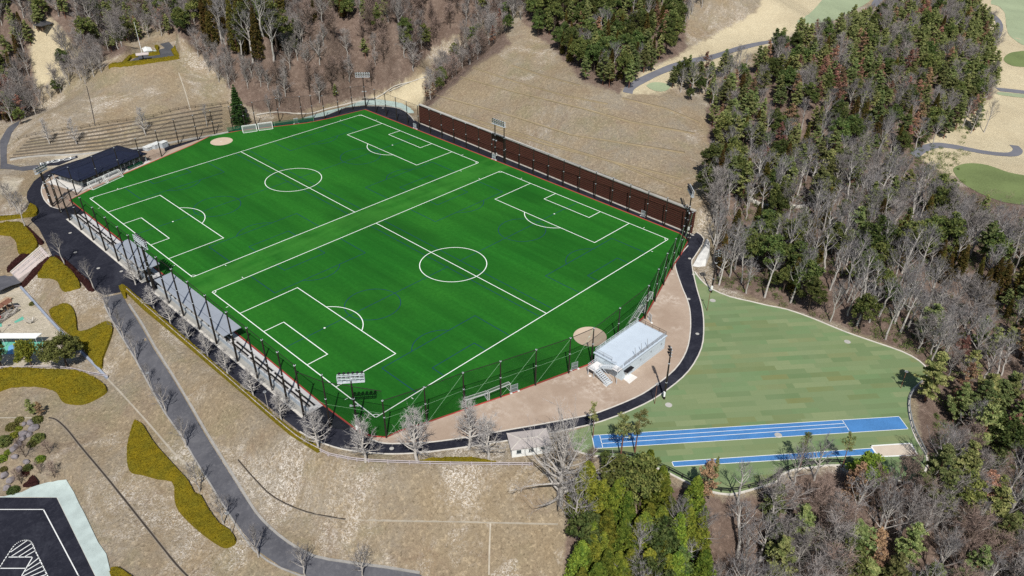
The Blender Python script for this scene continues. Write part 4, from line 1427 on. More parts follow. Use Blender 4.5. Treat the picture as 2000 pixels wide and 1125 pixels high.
# ------------------------------------------------------------------ pale blue deck building
x0, x1, y0, y1, zt = 44.9, 61.2, -29.1, -21.4, 3.6
o = (53, -25, 0)
t = thing("observation_deck", "pale blue boxy building with a railed flat roof deck and white outside stairs", "building", o)
mb = MB()
mb.box(((x0 + x1) / 2, (y0 + y1) / 2, zt / 2 - .05), (x1 - x0, y1 - y0, zt - .1))
mb.build("wall", M['deckwall'], t, o)
mb = MB()
mb.box(((x0 + x1) / 2, (y0 + y1) / 2, zt), (x1 - x0 + .5, y1 - y0 + .5, .24))
mb.build("deck_floor", M['deck'], t, o)
mb = MB()
mb.box(((x0 + x1) / 2, y0 - .015, .75), (x1 - x0 + .04, .03, .10))
mb.box(((x0 + x1) / 2, y0 - .015, 2.75), (x1 - x0 + .04, .03, .08))
mb.build("wall_trim", M['silver'], t, o)
def railing(pts, panels=True, m='grey'):
    for a, b in zip(pts[:-1], pts[1:]):
        a, b = Vector(a), Vector(b)
        n = max(1, int((b - a).length / 1.7))
        rb = MB()
        for zz in (.55, 1.1):
            rb.tube(a + Vector((0, 0, zz)), b + Vector((0, 0, zz)), .04, n=5)
        for k in range(n + 1):
            q = a + (b - a) * k / n
            rb.tube(q, q + Vector((0, 0, 1.1)), .045, n=5)
        k2 = max(1, int((b - a).length / .25))
        for k in range(k2 + 1):
            q = a + (b - a) * k / k2
            rb.tube(q + Vector((0, 0, .1)), q + Vector((0, 0, 1.05)), .016, n=3)
        rb.build("railing", M[m], t, o)
        if panels:
            pb = MB()
            pb.add([a + Vector((0, 0, .1)), b + Vector((0, 0, .1)), b + Vector((0, 0, 1.0)), a + Vector((0, 0, 1.0))], [(0, 1, 2, 3)])
            pb.build("railing_panel", M['netw'], t, o)
zf = zt + .12
railing([(x0, y1, zf), (x1, y1, zf)], True, 'silver')
railing([(x1, y1, zf), (x1, y0, zf)], False, 'dark')
railing([(x1, y0, zf), (x0 + .6, y0, zf)])
railing([(x0, y1, zf), (x0, y0 + 3.0, zf)], False)
for k in range(3):                       # leaning frames on the deck
    mb = MB()
    xx = 49.8 + k * 2.3
    mb.tube((xx, y0 + .25, zf), (xx, y0 + .6, zf + 2.3), .06, n=5)
    mb.box((xx, y0 + .35, zf + .05), (.5, .3, .1))
    mb.build("deck_post", M['grey'], t, o)
for k in range(4):
    mb = MB()
    mb.box((47.6 + k * 4.0, y0 - .05, 2.2 if k else 2.4), (.34, .1, .42))
    mb.build("wall_light", M['grey'], t, o)
mb = MB()
mb.box((46.6, y0 - .5, 2.45), (2.6, 1.0, .12))
mb.build("canopy", M['black'], t, o)
mb = MB()
mb.box((46.6, y0 - .03, 1.05), (1.1, .06, 2.1))
d_ = mb.build("door", M['white'], t, o)
mb = MB()
mb.box((47.0 - o[0], y0 - .09 - o[1], 1.0), (.08, .08, .3))
mb.build("handle", M['black'], d_)
mb = MB()
mb.box((61.15, y0 + 1.2, 1.7), (.16, .3, 3.0))
mb.build("downpipe", M['silver'], t, o)
# stairs: a landing outside the left end, a flight to a lower landing and a flight to the ground
P0 = U(1207, 724, 3.1)
P1 = U(1168, 712, 1.75)
P2 = U(1184, 741, 0)
def flight(a, b, wd, n):
    a, b = Vector(a), Vector(b)
    d = Vector((b.x - a.x, b.y - a.y, 0))
    an = math.atan2(d.y, d.x)
    for k in range(n):
        q = a + (b - a) * ((k + .5) / n)
        mb = MB()
        mb.box((q.x, q.y, q.z), (d.length / n * .72, wd, .08), an)
        mb.build("stair_tread", M['silver'], t, o)
    s = Vector((-d.y, d.x, 0)).normalized() * (wd / 2 + .06)
    for sg in (-1, 1):
        mb = MB()
        mb.bar(a + s * sg, b + s * sg, .08, .34)
        mb.build("stringer", M['silver'], t, o)
        mb = MB()
        mb.tube(a + s * sg + Vector((0, 0, 1.0)), b + s * sg + Vector((0, 0, 1.0)), .045, n=5)
        for k in range(8):
            q = a + (b - a) * (k / 7) + s * sg
            mb.tube(q, q + Vector((0, 0, 1.0)), .03, n=4)
        mb.build("handrail", M['silver'], t, o)
def landing(c, d, an=0):
    mb = MB()
    mb.box(c, d, an)
    mb.build("landing", M['stand'], t, o)
A0 = Vector((44.1, -27.9, 3.45))
A1 = Vector((43.9, -24.2, 1.9))
landing((44.0, -28.3, 3.47), (1.8, 1.7, .12))
landing((42.9, -23.3, 1.88), (3.2, 1.9, .12))
flight((43.9, -27.5, 3.40), (43.9, -24.25, 1.95), 1.5, 8)
flight((42.1, -24.25, 1.88), (41.9, -28.2, .1), 1.5, 9)
mb = MB()
for q in ((41.4, -22.5), (44.4, -22.5), (41.4, -24.1), (43.2, -29.0)):
    mb.tube((q[0], q[1], 0), (q[0], q[1], 1.9 if q[1] > -28 else 3.4), .08, n=6)
mb.build("stair_post", M['silver'], t, o)
railing([(41.35, -24.2, 1.94), (41.35, -22.4, 1.94), (44.5, -22.4, 1.94)], False, 'silver')
railing([(43.15, -27.6, 3.52), (43.15, -29.1, 3.52), (44.8, -29.1, 3.52)], False, 'silver')
sheet("white_slab", [p[:2] for p in UP([(1215, 738), (1230, 729), (1245.5, 737), (1229, 750)])], M['pad'], .05)
sheet("white_slab", [p[:2] for p in UP([(1177, 750), (1190, 742), (1197, 746), (1184, 756)])], M['pad'], .05)
sheet("white_slab", [p[:2] for p in UP([(1149, 734), (1153, 732), (1156, 735), (1152, 737)])], M['pad'], .05)

# ------------------------------------------------------------------ shed by the near path
q0, q1, q3 = U(998, 879, 2.3), U(1078, 868.5, 2.3), U(988.5, 846, 2.3)
ex = Vector((q1[0] - q0[0], q1[1] - q0[1], 0))
LX = ex.length
ex.normalize()
ey = Vector((-ex.y, ex.x, 0))
LY = Vector((q3[0] - q0[0], q3[1] - q0[1], 0)).dot(ey)
t = thing("shed", "small white shed with a pale hipped roof beside the near path", "shed", (q0[0], q0[1], 0), rz=math.atan2(ex.y, ex.x))
mb = MB()
mb.box((LX / 2, LY / 2, 1.0), (LX - .5, LY - .5, 2.4))
mb.build("wall", M['white'], t)
mb = MB()
mb.add([(0, 0, 2.3), (LX, 0, 2.3), (LX, LY, 2.3), (0, LY, 2.3), (LY * .5, LY / 2, 2.55), (LX - LY * .5, LY / 2, 2.55), (0, 0, 2.15), (LX, 0, 2.15), (LX, LY, 2.15), (0, LY, 2.15)],
       [(0, 1, 5, 4), (1, 2, 5), (2, 3, 4, 5), (3, 0, 4), (6, 7, 1, 0), (7, 8, 2, 1), (8, 9, 3, 2), (9, 6, 0, 3), (9, 8, 7, 6)])
rf = mb.build("roof", plain("shed_roof_tiles", (.44, .40, .38), .18, .6, .9), t)
mb = MB()
for a, b in (((0, 0, 2.3), (LY * .5, LY / 2, 2.55)), ((0, LY, 2.3), (LY * .5, LY / 2, 2.55)), ((LX, 0, 2.3), (LX - LY * .5, LY / 2, 2.55)), ((LX, LY, 2.3), (LX - LY * .5, LY / 2, 2.55)), ((LY * .5, LY / 2, 2.55), (LX - LY * .5, LY / 2, 2.55))):
    mb.bar((a[0], a[1], a[2] + .04), (b[0], b[1], b[2] + .02), .14, .04)
mb.build("ridge_cap", M['kerb'], rf)
for k in (.2, .5, .78):
    mb = MB()
    mb.box((LX * k, .23, 1.35), (.9, .08, .8))
    wn = mb.build("window", M['glass'], t)
    mb = MB()
    mb.box((LX * k, .18, .92), (1.1, .12, .08))
    mb.build("sill", M['grey'], wn)

# ------------------------------------------------------------------ goals
def goal(label, a, b, back, group):
    """a goal with its posts at a and b; back points to the ground bar behind"""
    a, b, back = Vector(a), Vector(b), Vector(back)
    c = (a + b) / 2
    d = (b - a)
    wd = d.length
    rz = math.atan2(d.y, d.x)
    loc = back - c
    s = 1 if Vector((-d.y, d.x, 0)).dot(loc) > 0 else -1
    t = thing("football_goal", label, "goal", (c.x, c.y, .04), group, rz)
    h, dp, td = 2.15, 2.0 * s, .8 * s
    fb = MB()
    r = .09
    fb.tube((-wd / 2, 0, 0), (-wd / 2, 0, h), r)
    fb.tube((wd / 2, 0, 0), (wd / 2, 0, h), r)
    fb.tube((-wd / 2 - r, 0, h), (wd / 2 + r, 0, h), r)
    fb.build("goal_frame", M['white'], t)
    sb = MB()
    for x in (-wd / 2, wd / 2):
        sb.tube((x, 0, h), (x, td, h), .06)
        sb.tube((x, td, h), (x, dp, .06), .06)
        sb.tube((x, 0, .06), (x, dp, .06), .06)
    sb.tube((-wd / 2, dp, .06), (wd / 2, dp, .06), .07)
    sb.tube((-wd / 2, td, h), (wd / 2, td, h), .05)
    sb.build("back_stay", M['white'], t)
    nb = MB()
    for x in (-wd / 2, wd / 2):
        nb.add([(x, 0, 0), (x, 0, h), (x, td, h), (x, dp, .05)], [(0, 1, 2, 3)])
    nb.add([(-wd / 2, 0, h), (wd / 2, 0, h), (wd / 2, td, h), (-wd / 2, td, h)], [(0, 1, 2, 3)])
    nb.add([(-wd / 2, td, h), (wd / 2, td, h), (wd / 2, dp, .05), (-wd / 2, dp, .05)], [(0, 1, 2, 3)])
    nb.build("goal_net", M['netw'], t)
def G(label, p, q, bk, g="white goals stored round the turf"):
    goal(label, U(*p), U(*q), U(*bk), g)
G("white goal by the near net fence, left one of the pair behind a bare tree", (910, 797), (953, 783), (928, 775))
G("white goal by the near net fence, right one of the pair beside the grey gate", (956, 782), (997, 765), (970, 757))
G("white goal at the far edge of the turf, left one by the dark conifer", (474, 257), (501, 253), (491, 264))
G("white goal at the far edge of the turf, right one by the windbreak", (505, 252), (532, 248.5), (521, 258))
G("white goal before the clubhouse, left one nearest the corner of the turf", (174, 369), (203, 356), (197, 369))
G("white goal before the clubhouse, right one of the pair", (205, 355), (233, 342.5), (226, 354))
G("white goal behind the right net fence, nearer the deck", (1243, 636), (1258, 612), (1240, 618))
G("white goal behind the right net fence, farther from the deck", (1260, 609), (1274, 585), (1256, 593))

# ------------------------------------------------------------------ gates in the fence
for i, (px, py, an) in enumerate(((1122, 722, -22), (1005, 765.5, -20), (1256, 423.5, 91), (964.5, 312, 91), (810.5, 251.5, 91), (578.5, 241, -17), (117, 411, 75), (1269, 627, 60))):
    p = U(px, py)
    t = thing("steel_gate", ["small steel gate in the near fence closest to the deck stairs", "small steel gate in the near fence beside the right goal", "small steel gate at the foot of the timber wall towards its right end",
                             "small steel gate at the foot of the timber wall below the twin floodlight", "small steel gate at the left end of the timber wall", "small steel gate in the green windbreak at the far edge",
                             "small steel gate between the clubhouse yard and the bleachers", "small steel gate in the right fence near the deck"][i], "gate", tuple(p), "small steel gates of the net fences", R(an))
    mb = MB()
    for x in (-.75, .75):
        mb.tube((x, 0, 0), (x, 0, 2.1), .06, n=5)
    for z in (.15, 1.1, 2.05):
        mb.tube((-.75, 0, z), (.75, 0, z), .05, n=5)
    mb.build("gate_frame", M['silver'], t)
    mb = MB()
    mb.add([(-.7, 0, .15), (.7, 0, .15), (.7, 0, 2.05), (-.7, 0, 2.05)], [(0, 1, 2, 3)])
    mb.build("mesh_panel", veil("gate_mesh", (.4, .45, .48), .55) if i == 0 else bpy.data.materials["gate_mesh"], t)
    mb = MB()
    for x in (-.9, .9):
        mb.box((x, -.1, .06), (.5, .45, .12))
    mb.build("footing", M['white'], t)

# ------------------------------------------------------------------ rail fences
def rail_fence(label, pts, step=2.4, h=1.0, m='fencewood', rails=(.45, .9)):
    P = densify(pts, step, False)
    P = [Vector((p[0], p[1], float(hz(p[0], p[1])))) for p in P]
    o = tuple(P[len(P) // 2])
    t = thing("rail_fence", label, "fence", o)
    for p in P[:100]:
        mb = MB()
        mb.box((p.x, p.y, p.z + h / 2 - .1), (.16, .16, h + .2))
        mb.build("post", M[m], t, o)
    for z in rails:
        mb = MB()
        for a, b in zip(P[:-1], P[1:]):
            mb.bar(a + Vector((0, 0, z)), b + Vector((0, 0, z)), .09, .14)
        mb.build("rail", M[m], t, o)
rail_fence("grey mauve rail fence along the crest between the dry slope and the hedge", TP(crom([(249, 570), (300, 615), (350, 659), (400, 702), (450, 746), (500, 790), (540, 824), (580, 857), (610, 875), (640, 890)], 2, False)))
rail_fence("grey mauve rail fence curving along the crest below the near path", TP(crom([(642, 891), (680, 899), (720, 903.5), (800, 907), (880, 909), (960, 910), (1020, 910.5), (1040, 911)], 2, False)))
rail_fence("grey rail fence at the lower edge of the play area", TP([(0, 722), (50, 721), (100, 719), (140, 724), (175, 732), (211, 738)]), 3)
rail_fence("grey rail fence beside the small hedge at the left edge of the frame", TP([(-20, 426), (10, 425), (46, 423)]), 3)
rail_fence("thin dark rail fence along the lower edge of the green court", TP(crom([(1160, 886), (1218, 890), (1251, 898), (1306, 920), (1356, 946), (1391, 957), (1426, 962), (1463, 954), (1500, 943), (1527, 925), (1550, 914), (1595, 908), (1640, 905), (1713, 919)], 2, False)), 2.6, 1.1, 'black', (.6, 1.1))
rail_fence("thin dark rail fence round the right end of the green court", TP(crom([(1808, 890), (1791, 856), (1783, 838), (1776, 808), (1776, 782), (1786, 763), (1806, 744), (1814, 724)], 2, False)), 2.6, 1.0, 'grey', (.6, 1.0))
mb = MB()
P = gpts(densify(TP([(41, 562), (75, 600), (100, 628), (130, 660), (160, 690), (190, 719), (210, 740)]), 2, False))
mb.ribbon(P, .5, .5)
tag(mb.build("low_wall", plain("blue_grey_coping", (.30, .34, .42), .15, .6)), "low blue grey wall running down between the play area and the hedges", "wall")

# ------------------------------------------------------------------ paved stairs left
ta, tb_, ba, bb_ = T(80, 482), T(99, 503), T(21, 533), T(40, 555)
o = tuple((ta + bb_) / 2)
t = thing("outdoor_stairs", "broad pinkish white outdoor stairs between dark red shrubs", "stairs", o)
n = 22
for k in range(n):
    f0, f1 = k / n, (k + 1) / n
    a0, a1 = ta + (ba - ta) * f0, ta + (ba - ta) * f1
    c0_, c1_ = tb_ + (bb_ - tb_) * f0, tb_ + (bb_ - tb_) * f1
    z = float(max(a0[2], c0_[2])) + .12
    mb = MB()
    mb.prism([(a0[0], a0[1]), (c0_[0], c0_[1]), (c1_[0], c1_[1]), (a1[0], a1[1])], z - 1.0, z)
    mb.build("step", M['stairs'], t, o)
for s in (0.03, .35, .66, .97):
    mb = MB()
    a, b = Vector(ta + (tb_ - ta) * s), Vector(ba + (bb_ - ba) * s)
    if s in (.03, .97):
        mb.bar(a + Vector((0, 0, .3)), b + Vector((0, 0, .3)), .3, .4)
        mb.build("side_wall", M['kerb'], t, o)
    else:
        mb.tube(a + Vector((0, 0, 1.0)), b + Vector((0, 0, 1.0)), .05, n=5)
        for k in range(7):
            q = a + (b - a) * (k / 6)
            mb.tube(q, q + Vector((0, 0, 1.0)), .04, n=4)
        mb.build("handrail", M['grey'], t, o)

# ------------------------------------------------------------------ play area
zp = -4.58
t = thing("shade_canopy", "long white shade roof over the blue and green play surface", "canopy", tuple(U(40, 668, zp)))
o = tuple(U(40, 668, zp))
mb = MB()
cs = [U(-30, 651, zp + 2.6), U(82, 651, zp + 2.6), U(70, 660.5, zp + 2.6), U(-30, 660.5, zp + 2.6)]
mb.prism([(c[0], c[1]) for c in cs], zp + 2.5, zp + 2.68)
mb.build("roof_sheet", M['white'], t, o)
for f in (.02, .33, .66, .97):
    a = cs[0] + (cs[1] - cs[0]) * f
    b = cs[3] + (cs[2] - cs[3]) * f
    for q in (a * .93 + b * .07, a * .1 + b * .9):
        mb = MB()
        mb.tube((q[0], q[1], zp), (q[0], q[1], zp + 2.55), .06, n=6)
        mb.build("post", M['silver'], t, o)
p = U(14, 614, zp)
t = thing("play_structure", "weathered wooden play structure with roofs, rope bridge and a red seat", "play structure", tuple(p), rz=R(28))
o = None
for i, (x, y) in enumerate(((-3.4, .8), (-.9, 1.1), (1.6, .9))):
    mb = MB()
    for sx in (-.8, .8):
        for sy in (-.8, .8):
            mb.box((x + sx, y + sy, 1.3), (.16, .16, 2.6))
    mb.build("tower_post", M['wood'], t)
    mb = MB()
    mb.box((x, y, 1.1), (1.8, 1.8, .12))
    mb.build("platform", M['wood'], t)
    mb = MB()
    mb.add([(x - 1.1, y - 1.1, 2.5), (x + 1.1, y - 1.1, 2.5), (x + 1.1, y + 1.1, 2.5), (x - 1.1, y + 1.1, 2.5), (x - 1.1, y, 3.2), (x + 1.1, y, 3.2)], [(0, 1, 5, 4), (2, 3, 4, 5), (1, 2, 5), (3, 0, 4), (3, 2, 1, 0)])
    mb.build("roof", M['barkred'], t)
mb = MB()
for k in range(14):
    mb.box((-3.9 + k * .45, -1.6, .45 + .3 * math.cos(k)), (.26, .5, .9))
mb.build("log_bridge", M['bark'], t)
mb = MB()
for k in range(9):
    mb.box((-2.9 + k * .5, -.5, .9), (.14, 1.2, .1))
    mb.box((-2.9 + k * .5, -.5, .45), (.08, .1, .9))
mb.build("climbing_ladder", M['bark'], t)
mb = MB()
mb.tube((-2.6, -.6, .9), (-2.6, -.6, 1.35), .35, .3, 10)
mb.build("seat", M['redplastic'], t)
mb = MB()
mb.bar((2.4, .6, 1.2), (3.9, -.4, .1), .7, .08)
mb.bar((2.5, 1.3, 1.2), (4.1, 1.2, .1), .5, .08)
mb.build("slide", M['stairs'], t)
p = U(10, 590, zp)
t = thing("park_bench", "broad wooden bench platform at the upper end of the play area", "bench", tuple(p), rz=R(33))
mb = MB()
for k in range(5):
    mb.box((0, -.8 + k * .4, .45), (3.4, .36, .08))
mb.build("seat", plain("pale_bench_wood", (.45, .33, .22), .2, 2), t)
for x in (-1.5, 1.5):
    mb = MB()
    mb.box((x, 0, .2), (.16, 1.7, .4))
    mb.build("leg", M['wood'], t)
p = U(60, 631, zp)
t = thing("climbing_frame", "low spiky climbing frame of pale logs on the sand", "climbing frame", tuple(p))
for k in range(6):
    a = k * 1.05
    mb = MB()
    mb.tube((.3 * math.cos(a), .3 * math.sin(a), .1), (1.2 * math.cos(a + .6), 1.0 * math.sin(a + .6), 1.1 + .2 * (k % 3)), .11, .09, 6)
    mb.build("log", M['bark'] if k % 2 else M['kerb'], t)
p = U(31, 673.5, zp)
t = thing("spring_rider", "small yellow and green spring rider on the blue rubber", "spring rider", tuple(p), rz=R(40))
mb = MB()
mb.tube((0, 0, 0), (0, 0, .4), .12, .12, 8)
mb.build("spring", M['black'], t)
mb = MB()
mb.box((0, 0, .55), (1.3, .3, .28))
mb.box((.5, 0, .85), (.25, .26, .4))
mb.build("body", M['yellow'], t)
mb = MB()
mb.box((-.15, 0, .73), (.5, .42, .1))
mb.build("seat", M['rubber_g'], t)
p = U(3, 652, zp)
path_lamp("slim lamp post beside the white shade roof in the play area", (p[0], p[1], zp), 4.8, 'dark')

# ------------------------------------------------------------------ lookout on the mound, hut, terraces
zl = 17.0
p = U(281, 119, zl)
t = thing("lookout_shelter", "flat roofed lookout shelter on a single dark column", "shelter", tuple(p), rz=R(-21))
mb = MB()
mb.add([(-2.4, -1.7, 2.7), (2.4, -1.7, 2.7), (2.4, 1.7, 2.7), (-2.4, 1.7, 2.7), (-2.4, -1.7, 2.9), (2.4, -1.7, 2.9), (2.4, 1.7, 2.9), (-2.4, 1.7, 2.9), (-1.2, 0, 3.2), (1.2, 0, 3.2)],
       [(3, 2, 1, 0), (0, 1, 5, 4), (1, 2, 6, 5), (2, 3, 7, 6), (3, 0, 4, 7), (4, 5, 9, 8), (6, 7, 8, 9), (5, 6, 9), (7, 4, 8)])
mb.build("roof", M['stairs'], t)
mb = MB()
mb.box((0, 0, 1.35), (.45, .45, 2.7))
mb.build("column", M['black'], t)
mb = MB()
mb.box((0, -.3, .4), (2.6, .7, .12))
mb.box((-1, -.3, .2), (.12, .5, .4))
mb.box((1, -.3, .2), (.12, .5, .4))
mb.build("bench", M['wood'], t)
p = U(289, 103, zl)
t = thing("ventilation_hood", "bright white roofed hood behind the lookout hedge", "hut", tuple(p), rz=R(-16))
mb = MB()
mb.box((0, 0, .7), (3.0, 5.4, 1.4))
mb.build("body", M['white'], t)
mb = MB()
mb.add([(-1.7, -3.0, 1.35), (1.7, -3.0, 1.35), (1.7, 3.0, 1.35), (-1.7, 3.0, 1.35), (-.2, -3.0, 1.9), (-.2, 3.0, 1.9)], [(0, 1, 4), (1, 2, 5, 4), (2, 3, 5), (3, 0, 4, 5), (3, 2, 1, 0)])
mb.build("roof", M['white'], t)
mb = MB()
mb.box((2.5, -1.8, .5), (1.0, 1.2, 1.0))
mb.build("hatch", M['mint'], t)
p = U(277.5, 105, zl)
t = thing("flagpole", "tall slim white flagpole beside the lookout shelter", "flagpole", tuple(p))
mb = MB()
mb.tube((0, 0, 0), (0, 0, 12.6), .13, .06, 7)
mb.build("pole", M['white'], t)
mb = MB()
mb.tube((0, 0, 12.6), (0, 0, 12.9), .12, .02, 7)
mb.build("finial", M['silver'], t)
mb = MB()
mb.box((0, 0, .25), (.8, .8, .5))
mb.build("plinth", M['concrete'], t)
p = T(88, 58)
t = thing("hut", "tiny dark roofed hut at the edge of the clearing", "hut", tuple(p), rz=R(20))
mb = MB()
for x in (-2.2, 2.2):
    for y in (-1.6, 1.6):
        mb.box((x, y, 1.1), (.2, .2, 2.4))
mb.box((0, 1.5, .8), (4.4, .15, 1.6))
mb.build("frame", M['wood'], t)
mb = MB()
mb.add([(-3, -2.4, 2.2), (3, -2.4, 2.2), (3, 2.4, 2.2), (-3, 2.4, 2.2), (-1, 0, 3.6), (1, 0, 3.6)], [(0, 1, 5, 4), (1, 2, 5), (2, 3, 4, 5), (3, 0, 4), (3, 2, 1, 0)])
mb.build("roof", plain("dark_hut_roof", (.06, .06, .065), .3, 1), t)
mb = MB()
mb.box((0, .4, .5), (2.6, .8, .9))
mb.build("counter", M['wood'], t)
M['terrace'] = plain('weathered_log', (.17, .145, .115), .4, 1.2, .95)
lab = ["lowest", "second lowest", "third from the bottom", "middle", "third from the top", "second from the top", "topmost"]
for k in range(7):
    f = k / 6
    q0, q1, q2 = (20 + 38 * f, 310 - 37 * f), (200 - 4 * f, 293 - 43 * f), (444, 253 - 46 * f)
    a = [tuple(np.array(q0) + (np.array(q1) - q0) * u) for u in np.arange(0, 1, .08)] + [tuple(np.array(q1) + (np.array(q2) - q1) * u) for u in np.arange(0, 1.01, .06)]
    P = gpts(TP(a))
    mb = MB()
    mb.ribbon(P, .26, .5)
    tag(mb.build("timber_terrace", M['terrace']), lab[k] + " of the seven timber edged terraces at the foot of the mound", "terrace edging", "timber edged terraces below the mound")
P = gpts(densify(TP([(20, 313), (150, 303), (210, 297), (300, 287), (446, 259)]), 3, False))
mb = MB()
mb.ribbon(P, .8, .35)
tag(mb.build("low_stone_wall", M['concrete']), "low grey wall at the foot of the timber terraces", "wall")
P = gpts(densify(TP([(36, 273), (158, 252), (300, 229), (446, 203)]), 3, False))
o = P[len(P) // 2]
t = thing("cable_fence", "thin dark fence along the top of the timber terraces", "fence", o)
mb = MB()
for a, b in zip(P[:-1], P[1:]):
    for z in (.6, 1.05):
        mb.bar((a[0], a[1], a[2] + z), (b[0], b[1], b[2] + z), .06, .08)
mb.build("rail", M['black'], t, o)
for a in P:
    mb = MB()
    mb.box((a[0], a[1], a[2] + .5), (.1, .1, 1.1))
    mb.build("post", M['black'], t, o)

# pale rock face by the bend of the right path
P = UP([(1378, 467), (1371, 485), (1356, 512), (1352, 520), (1362, 522), (1378, 520), (1386, 500), (1387, 480), (1381, 468)])
mb = MB()
c = np.mean(np.array(P), 0)
rr = random.Random(4)
ring0 = [Vector((p[0], p[1], -.1)) for p in P]
ring1 = [Vector((p[0] * .75 + c[0] * .25 + .4, p[1] * .75 + c[1] * .25, 1.2 + rr.uniform(-.4, .5))) for p in P]
n = len(P)
mb.add(ring0 + ring1 + [Vector((c[0] + .8, c[1], 2.0))], [(i, (i + 1) % n, n + (i + 1) % n, n + i) for i in range(n)] + [(n + i, n + (i + 1) % n, 2 * n) for i in range(n)])
tag(mb.build("rock_face", plain("sprayed_concrete", (.60, .60, .58), .25, .8, .9, .1, 4)), "white sprayed concrete mound beside the bend of the black path", "rock mound")
mb = MB()
P = [T(1462, 372), T(1468, 392), T(1490, 402), T(1530, 405), T(1570, 404)]
P = gpts(densify(P, 2, False))
mb.ribbon(P, 1.2, .5)
tag(mb.build("low_stone_wall", M['kerb']), "short pale concrete channel wall among the bare trees", "wall")
# golf course bits
p = T(1912, 138)
t = thing("golf_cart", "tiny white golf cart parked on the straw fairway", "golf cart", tuple(p), rz=R(10))
mb = MB()
mb.box((0, 0, .55), (2.4, 1.2, .5))
mb.box((.9, 0, .9), (.5, 1.1, .3))
mb.build("body", M['white'], t)
mb = MB()
mb.box((-.2, 0, 1.85), (1.6, 1.2, .08))
for x in (-.9, .5):
    for y in (-.5, .5):
        mb.tube((x, y, .7), (x, y, 1.85), .04, n=4)
mb.build("roof", M['black'], t)
for x in (-.8, .8):
    for y in (-.55, .55):
        mb = MB()
        mb.tube((x, y - .08, .28), (x, y + .08, .28), .28, n=9)
        mb.build("wheel", M['black'], t)
mb = MB()
mb.box((-.3, 0, .95), (.6, 1.1, .35))
mb.build("seat", M['wood'], t)

# ------------------------------------------------------------------ hedges and clipped shrubs
class TM:
    """numpy collector of tubes and leaves"""
    def __init__(s):
        s.V, s.F, s.n = [], [], 0

    def tubes(s, segs, n):
        if not segs:
            return
        a = np.array([q[0] for q in segs], float)
        b = np.array([q[1] for q in segs], float)
        r0 = np.array([q[2] for q in segs])
        r1 = np.array([q[3] for q in segs])
        d = b - a
        d /= np.linalg.norm(d, axis=1, keepdims=True) + 1e-9
        ref = np.where(np.abs(d[:, 2:3]) < .9, np.array([[0, 0, 1.]]), np.array([[1., 0, 0]]))
        u = np.cross(d, ref)
        u /= np.linalg.norm(u, axis=1, keepdims=True) + 1e-9
        t = np.cross(d, u)
        k = len(segs)
        vs = []
        for p, r in ((a, r0), (b, r1)):
            for i in range(n):
                an = 2 * math.pi * i / n
                vs.append(p + (u * math.cos(an) + t * math.sin(an)) * r[:, None])
        vs = np.stack(vs, 1).reshape(-1, 3)
        base = np.arange(k)[:, None] * 2 * n + s.n
        for i in range(n):
            j = (i + 1) % n
            s.F.append(np.concatenate([base + i, base + j, base + n + j], 1))
            s.F.append(np.concatenate([base + i, base + n + j, base + n + i], 1))
        s.V.append(vs)
        s.n += len(vs)

    def leaves(s, c, size, up=.0, rg=None):
        k = len(c)
        u = rg.normal(size=(k, 3))
        u[:, 2] *= 1 - up
        u /= np.linalg.norm(u, axis=1, keepdims=True)
        v = np.cross(u, rg.normal(size=(k, 3)))
        if up > 0:
            v[:, 2] *= 1 - up * .6
        v /= np.linalg.norm(v, axis=1, keepdims=True) + 1e-9
        sz = (size * rg.uniform(.6, 1.35, k))[:, None]
        vs = np.stack([c + u * sz, c - u * sz * .5 + v * sz * .62, c - u * sz * .5 - v * sz * .62], 1).reshape(-1, 3)
        s.F.append(np.arange(k * 3).reshape(-1, 3) + s.n)
        s.V.append(vs)
        s.n += len(vs)

    def twigs(s, p, d, L, w_, rg):
        k = len(p)
        n = np.cross(d, rg.normal(size=(k, 3)))
        n /= np.linalg.norm(n, axis=1, keepdims=True) + 1e-9
        vs = np.stack([p - n * w_ / 2, p + n * w_ / 2, p + d * L[:, None]], 1).reshape(-1, 3)
        s.F.append(np.arange(k * 3).reshape(-1, 3) + s.n)
        s.V.append(vs)
        s.n += len(vs)

    def arrays(s):
        return np.concatenate(s.V).astype(np.float32), np.concatenate(s.F).astype(np.int32)

